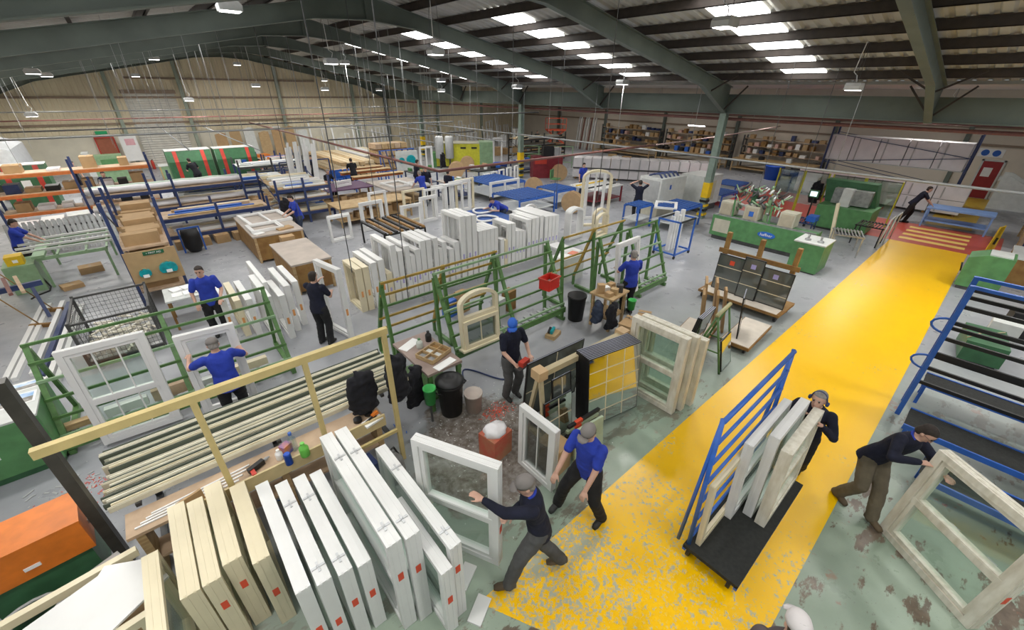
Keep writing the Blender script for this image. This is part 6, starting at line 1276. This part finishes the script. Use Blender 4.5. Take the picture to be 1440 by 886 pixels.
# tall pale boards on end, wall lockers near the gable
for i in range(7): o = obj('board', hexa_lean(.8, .05, 2.2+.15*(i%3)), (card, mdf, lgray, wood)[i%4]); o.location = (5.2+.95*i, 38.4, 0); o.rotation_euler = (-.12, 0, .05*(i%3)); tag(o, ('brown','tan','grey','timber')[i%4]+' board on end leaning at the gable wall', 'board', 'boards on end at the gable wall')
carton('orange goods crate beside the person in dark top', 5.2, 35.3, 0, 1.2, .8, 1.1, 0, None, orangep); carton('second orange goods crate near the gable', 6.9, 35.6, 0, 1.0, .8, .9, .1, None, orangep)
# centre back benches
for i, (x0, x1, y0, y1, l) in enumerate(((11.8,13.05,18.2,19.8,'dark cluttered assembly bench behind the standing frames'),(11.9,13.4,22.2,23.6,'assembly bench with green tools before the case board'),(15.2,17.6,20.6,22.0,'low dark bench behind the blue brush table'),(19.6,21.6,22.0,22.9,'pale bench beside the maroon cabinet'))):
    bench(l, x0, x1, y0, y1, .85, (benchm, steeld, black, lgray)[i], None, legs=blued); random.seed(80+i)
    for k in range(7):
        m, nm = random.choice(((white,'white'),(lgray,'grey'),(card,'brown'),(bluep,'blue'),(greenp,'green'),(black,'black')))
        box_at('parts_box', (x0+.2+(x1-x0-.4)*k/6, random.uniform(y0+.25,y1-.25), .85), (random.uniform(.1,.25),random.uniform(.15,.35),random.uniform(.06,.3)), m, nm+' part lying on the '+l.split(' behind')[0].split(' before')[0].split(' beside')[0].replace('with green tools','of green tools'), 'part', random.uniform(0,1), 'parts on the centre benches')
for i in range(5): lite(('low','narrow','plain','small','slim')[i]+' white frame set down beside the low dark bench', (15.4+.5*i, 20.1-.1*i, 0), .1*i, .5, .8+.08*i, d=.1, stick=None, group='frames beside the low dark bench', n_in=False)
for k in range(3):
    t = thing('safety_barrier', ('near','middle','far')[k]+' light green guard frame behind the maroon cabinet', 'guard', (22.6+.9*k, 24.0-.9*k, 0), -.8)
    for x in (-.6,.6): pbar('post', (x,0,0), (x,0,1.5), .06, .06, greenl, t)
    for z in (.4,.95,1.5): pbar('rail', (-.6,0,z), (.6,0,z), .05, .05, greenl, t)
# stock standing past the valley
for i in range(10): carton(('pink','brown','white','tan','pale')[i%5]+' carton stacked on the floor past the valley column', 26.8+.68*(i%5), 20.2+.9*(i//5), 0, .5, .6, .5+.12*(i%3), .05*i, 'cartons past the valley column', (MATS['pink_card'], card, paper, wood, card)[i%5])
for i in range(8): o = obj('profile_length', bar(B(), (0,0,0), (.25+.04*(i%3),-.1,2.9), .12, .07), (white, lgray, pipe_r)[i%3]); o.location = (34.2, 27.6+.3*i, 0); tag(o, ('white','grey','red brown')[i%3]+' length leaning on the far side wall', 'profile', 'lengths leaning on the far side wall')
# left bay: stacked white packs, cartons on the orange racking floor level
for i in range(6): box_at('wrapped_pack', (-3.9+.75*i, 23.6, 0), (.65,.9,.5+.08*(i%3)), (wrap, white, lgray)[i%3], ('wrapped white','plain white','grey')[i%3]+' pack on the floor before the orange beam racking', 'pack', .05*i, 'packs before the orange racking')
t = thing('profile_skip', 'white tarpaulin covered stack against the hall side wall', 'stack', (-4.9, 34.5, 0)); b = B(); prism(b, [(-.5,0),(.5,0),(.35,2.3),(-.4,2.6)], -2.4, 2.4, 'y'); obj('tarpaulin', b, mat('white_tarp', (.75,.78,.82), .5, bump=.4), t)
for i in range(9): carton(('small','taped','open')[i%3]+' carton on the floor of the stock bay', 3.5+.42*(i%3), 23.2+.6*(i//3), 0, .28, .4, .25+.06*(i%3), .1*i, 'cartons of the stock bay')
# thin hanger wires from the roof
random.seed(90)
for i in range(34):
    x = random.uniform(-4,17.5); y = random.uniform(13.5,36); z0 = random.choice((2.95,3.2,3.3,3.75))
    o = obj('hanger_wire', tube(B(), [(x,y,zro(x)-.05),(x+random.uniform(-.1,.1),y,z0)], .006, 4), gray); tag(o, 'thin hanger wire coming down from the roof', 'wire', 'hanger wires under the roof')
# litter on the floor round the work stations
def litter(label, m, cx, cy, rx, ry, n, s, seed):
    random.seed(seed); b = B()
    for i in range(n):
        x = random.gauss(cx, rx); y = random.gauss(cy, ry); a = random.uniform(0,3.14); L_ = random.uniform(.4,1)*s; p = Vector((x,y,.004+.3*s*random.random()*.2)); d = Vector((math.cos(a),math.sin(a),0))*L_; bar(b, p-d, p+d, s*.35, .006)
    o = obj('floor_litter', b, m); o['kind'] = 'stuff'; tag(o, label, 'litter')
litter('white plastic chips scattered round the glazing station', paper, 3.6, 4.2, .9, .7, 500, .014, 1); litter('red plastic chips in a patch by the capped man', stick_r, 3.55, 4.45, .15, .1, 160, .02, 2)
litter('blue clips and offcuts on the floor under the cream profiles', bluep, .2, 5.2, .9, .3, 30, .04, 3); litter('red shavings beside the green cabinet', stick_r, -1.8, 6.95, .25, .15, 150, .02, 4); litter('pale shavings on the floor by the dark post', lgray, -1.4, 6.6, .5, .4, 250, .02, 5); litter('grey strips of scrap beside the green cabinet', gray, -2.05, 7.2, .25, .12, 40, .07, 6)
litter('white chips scattered on the floor of the assembly aisle', paper, 2.5, 14.5, 1.2, 2.0, 200, .02, 7)

bpy.data.scenes.remove(TS)
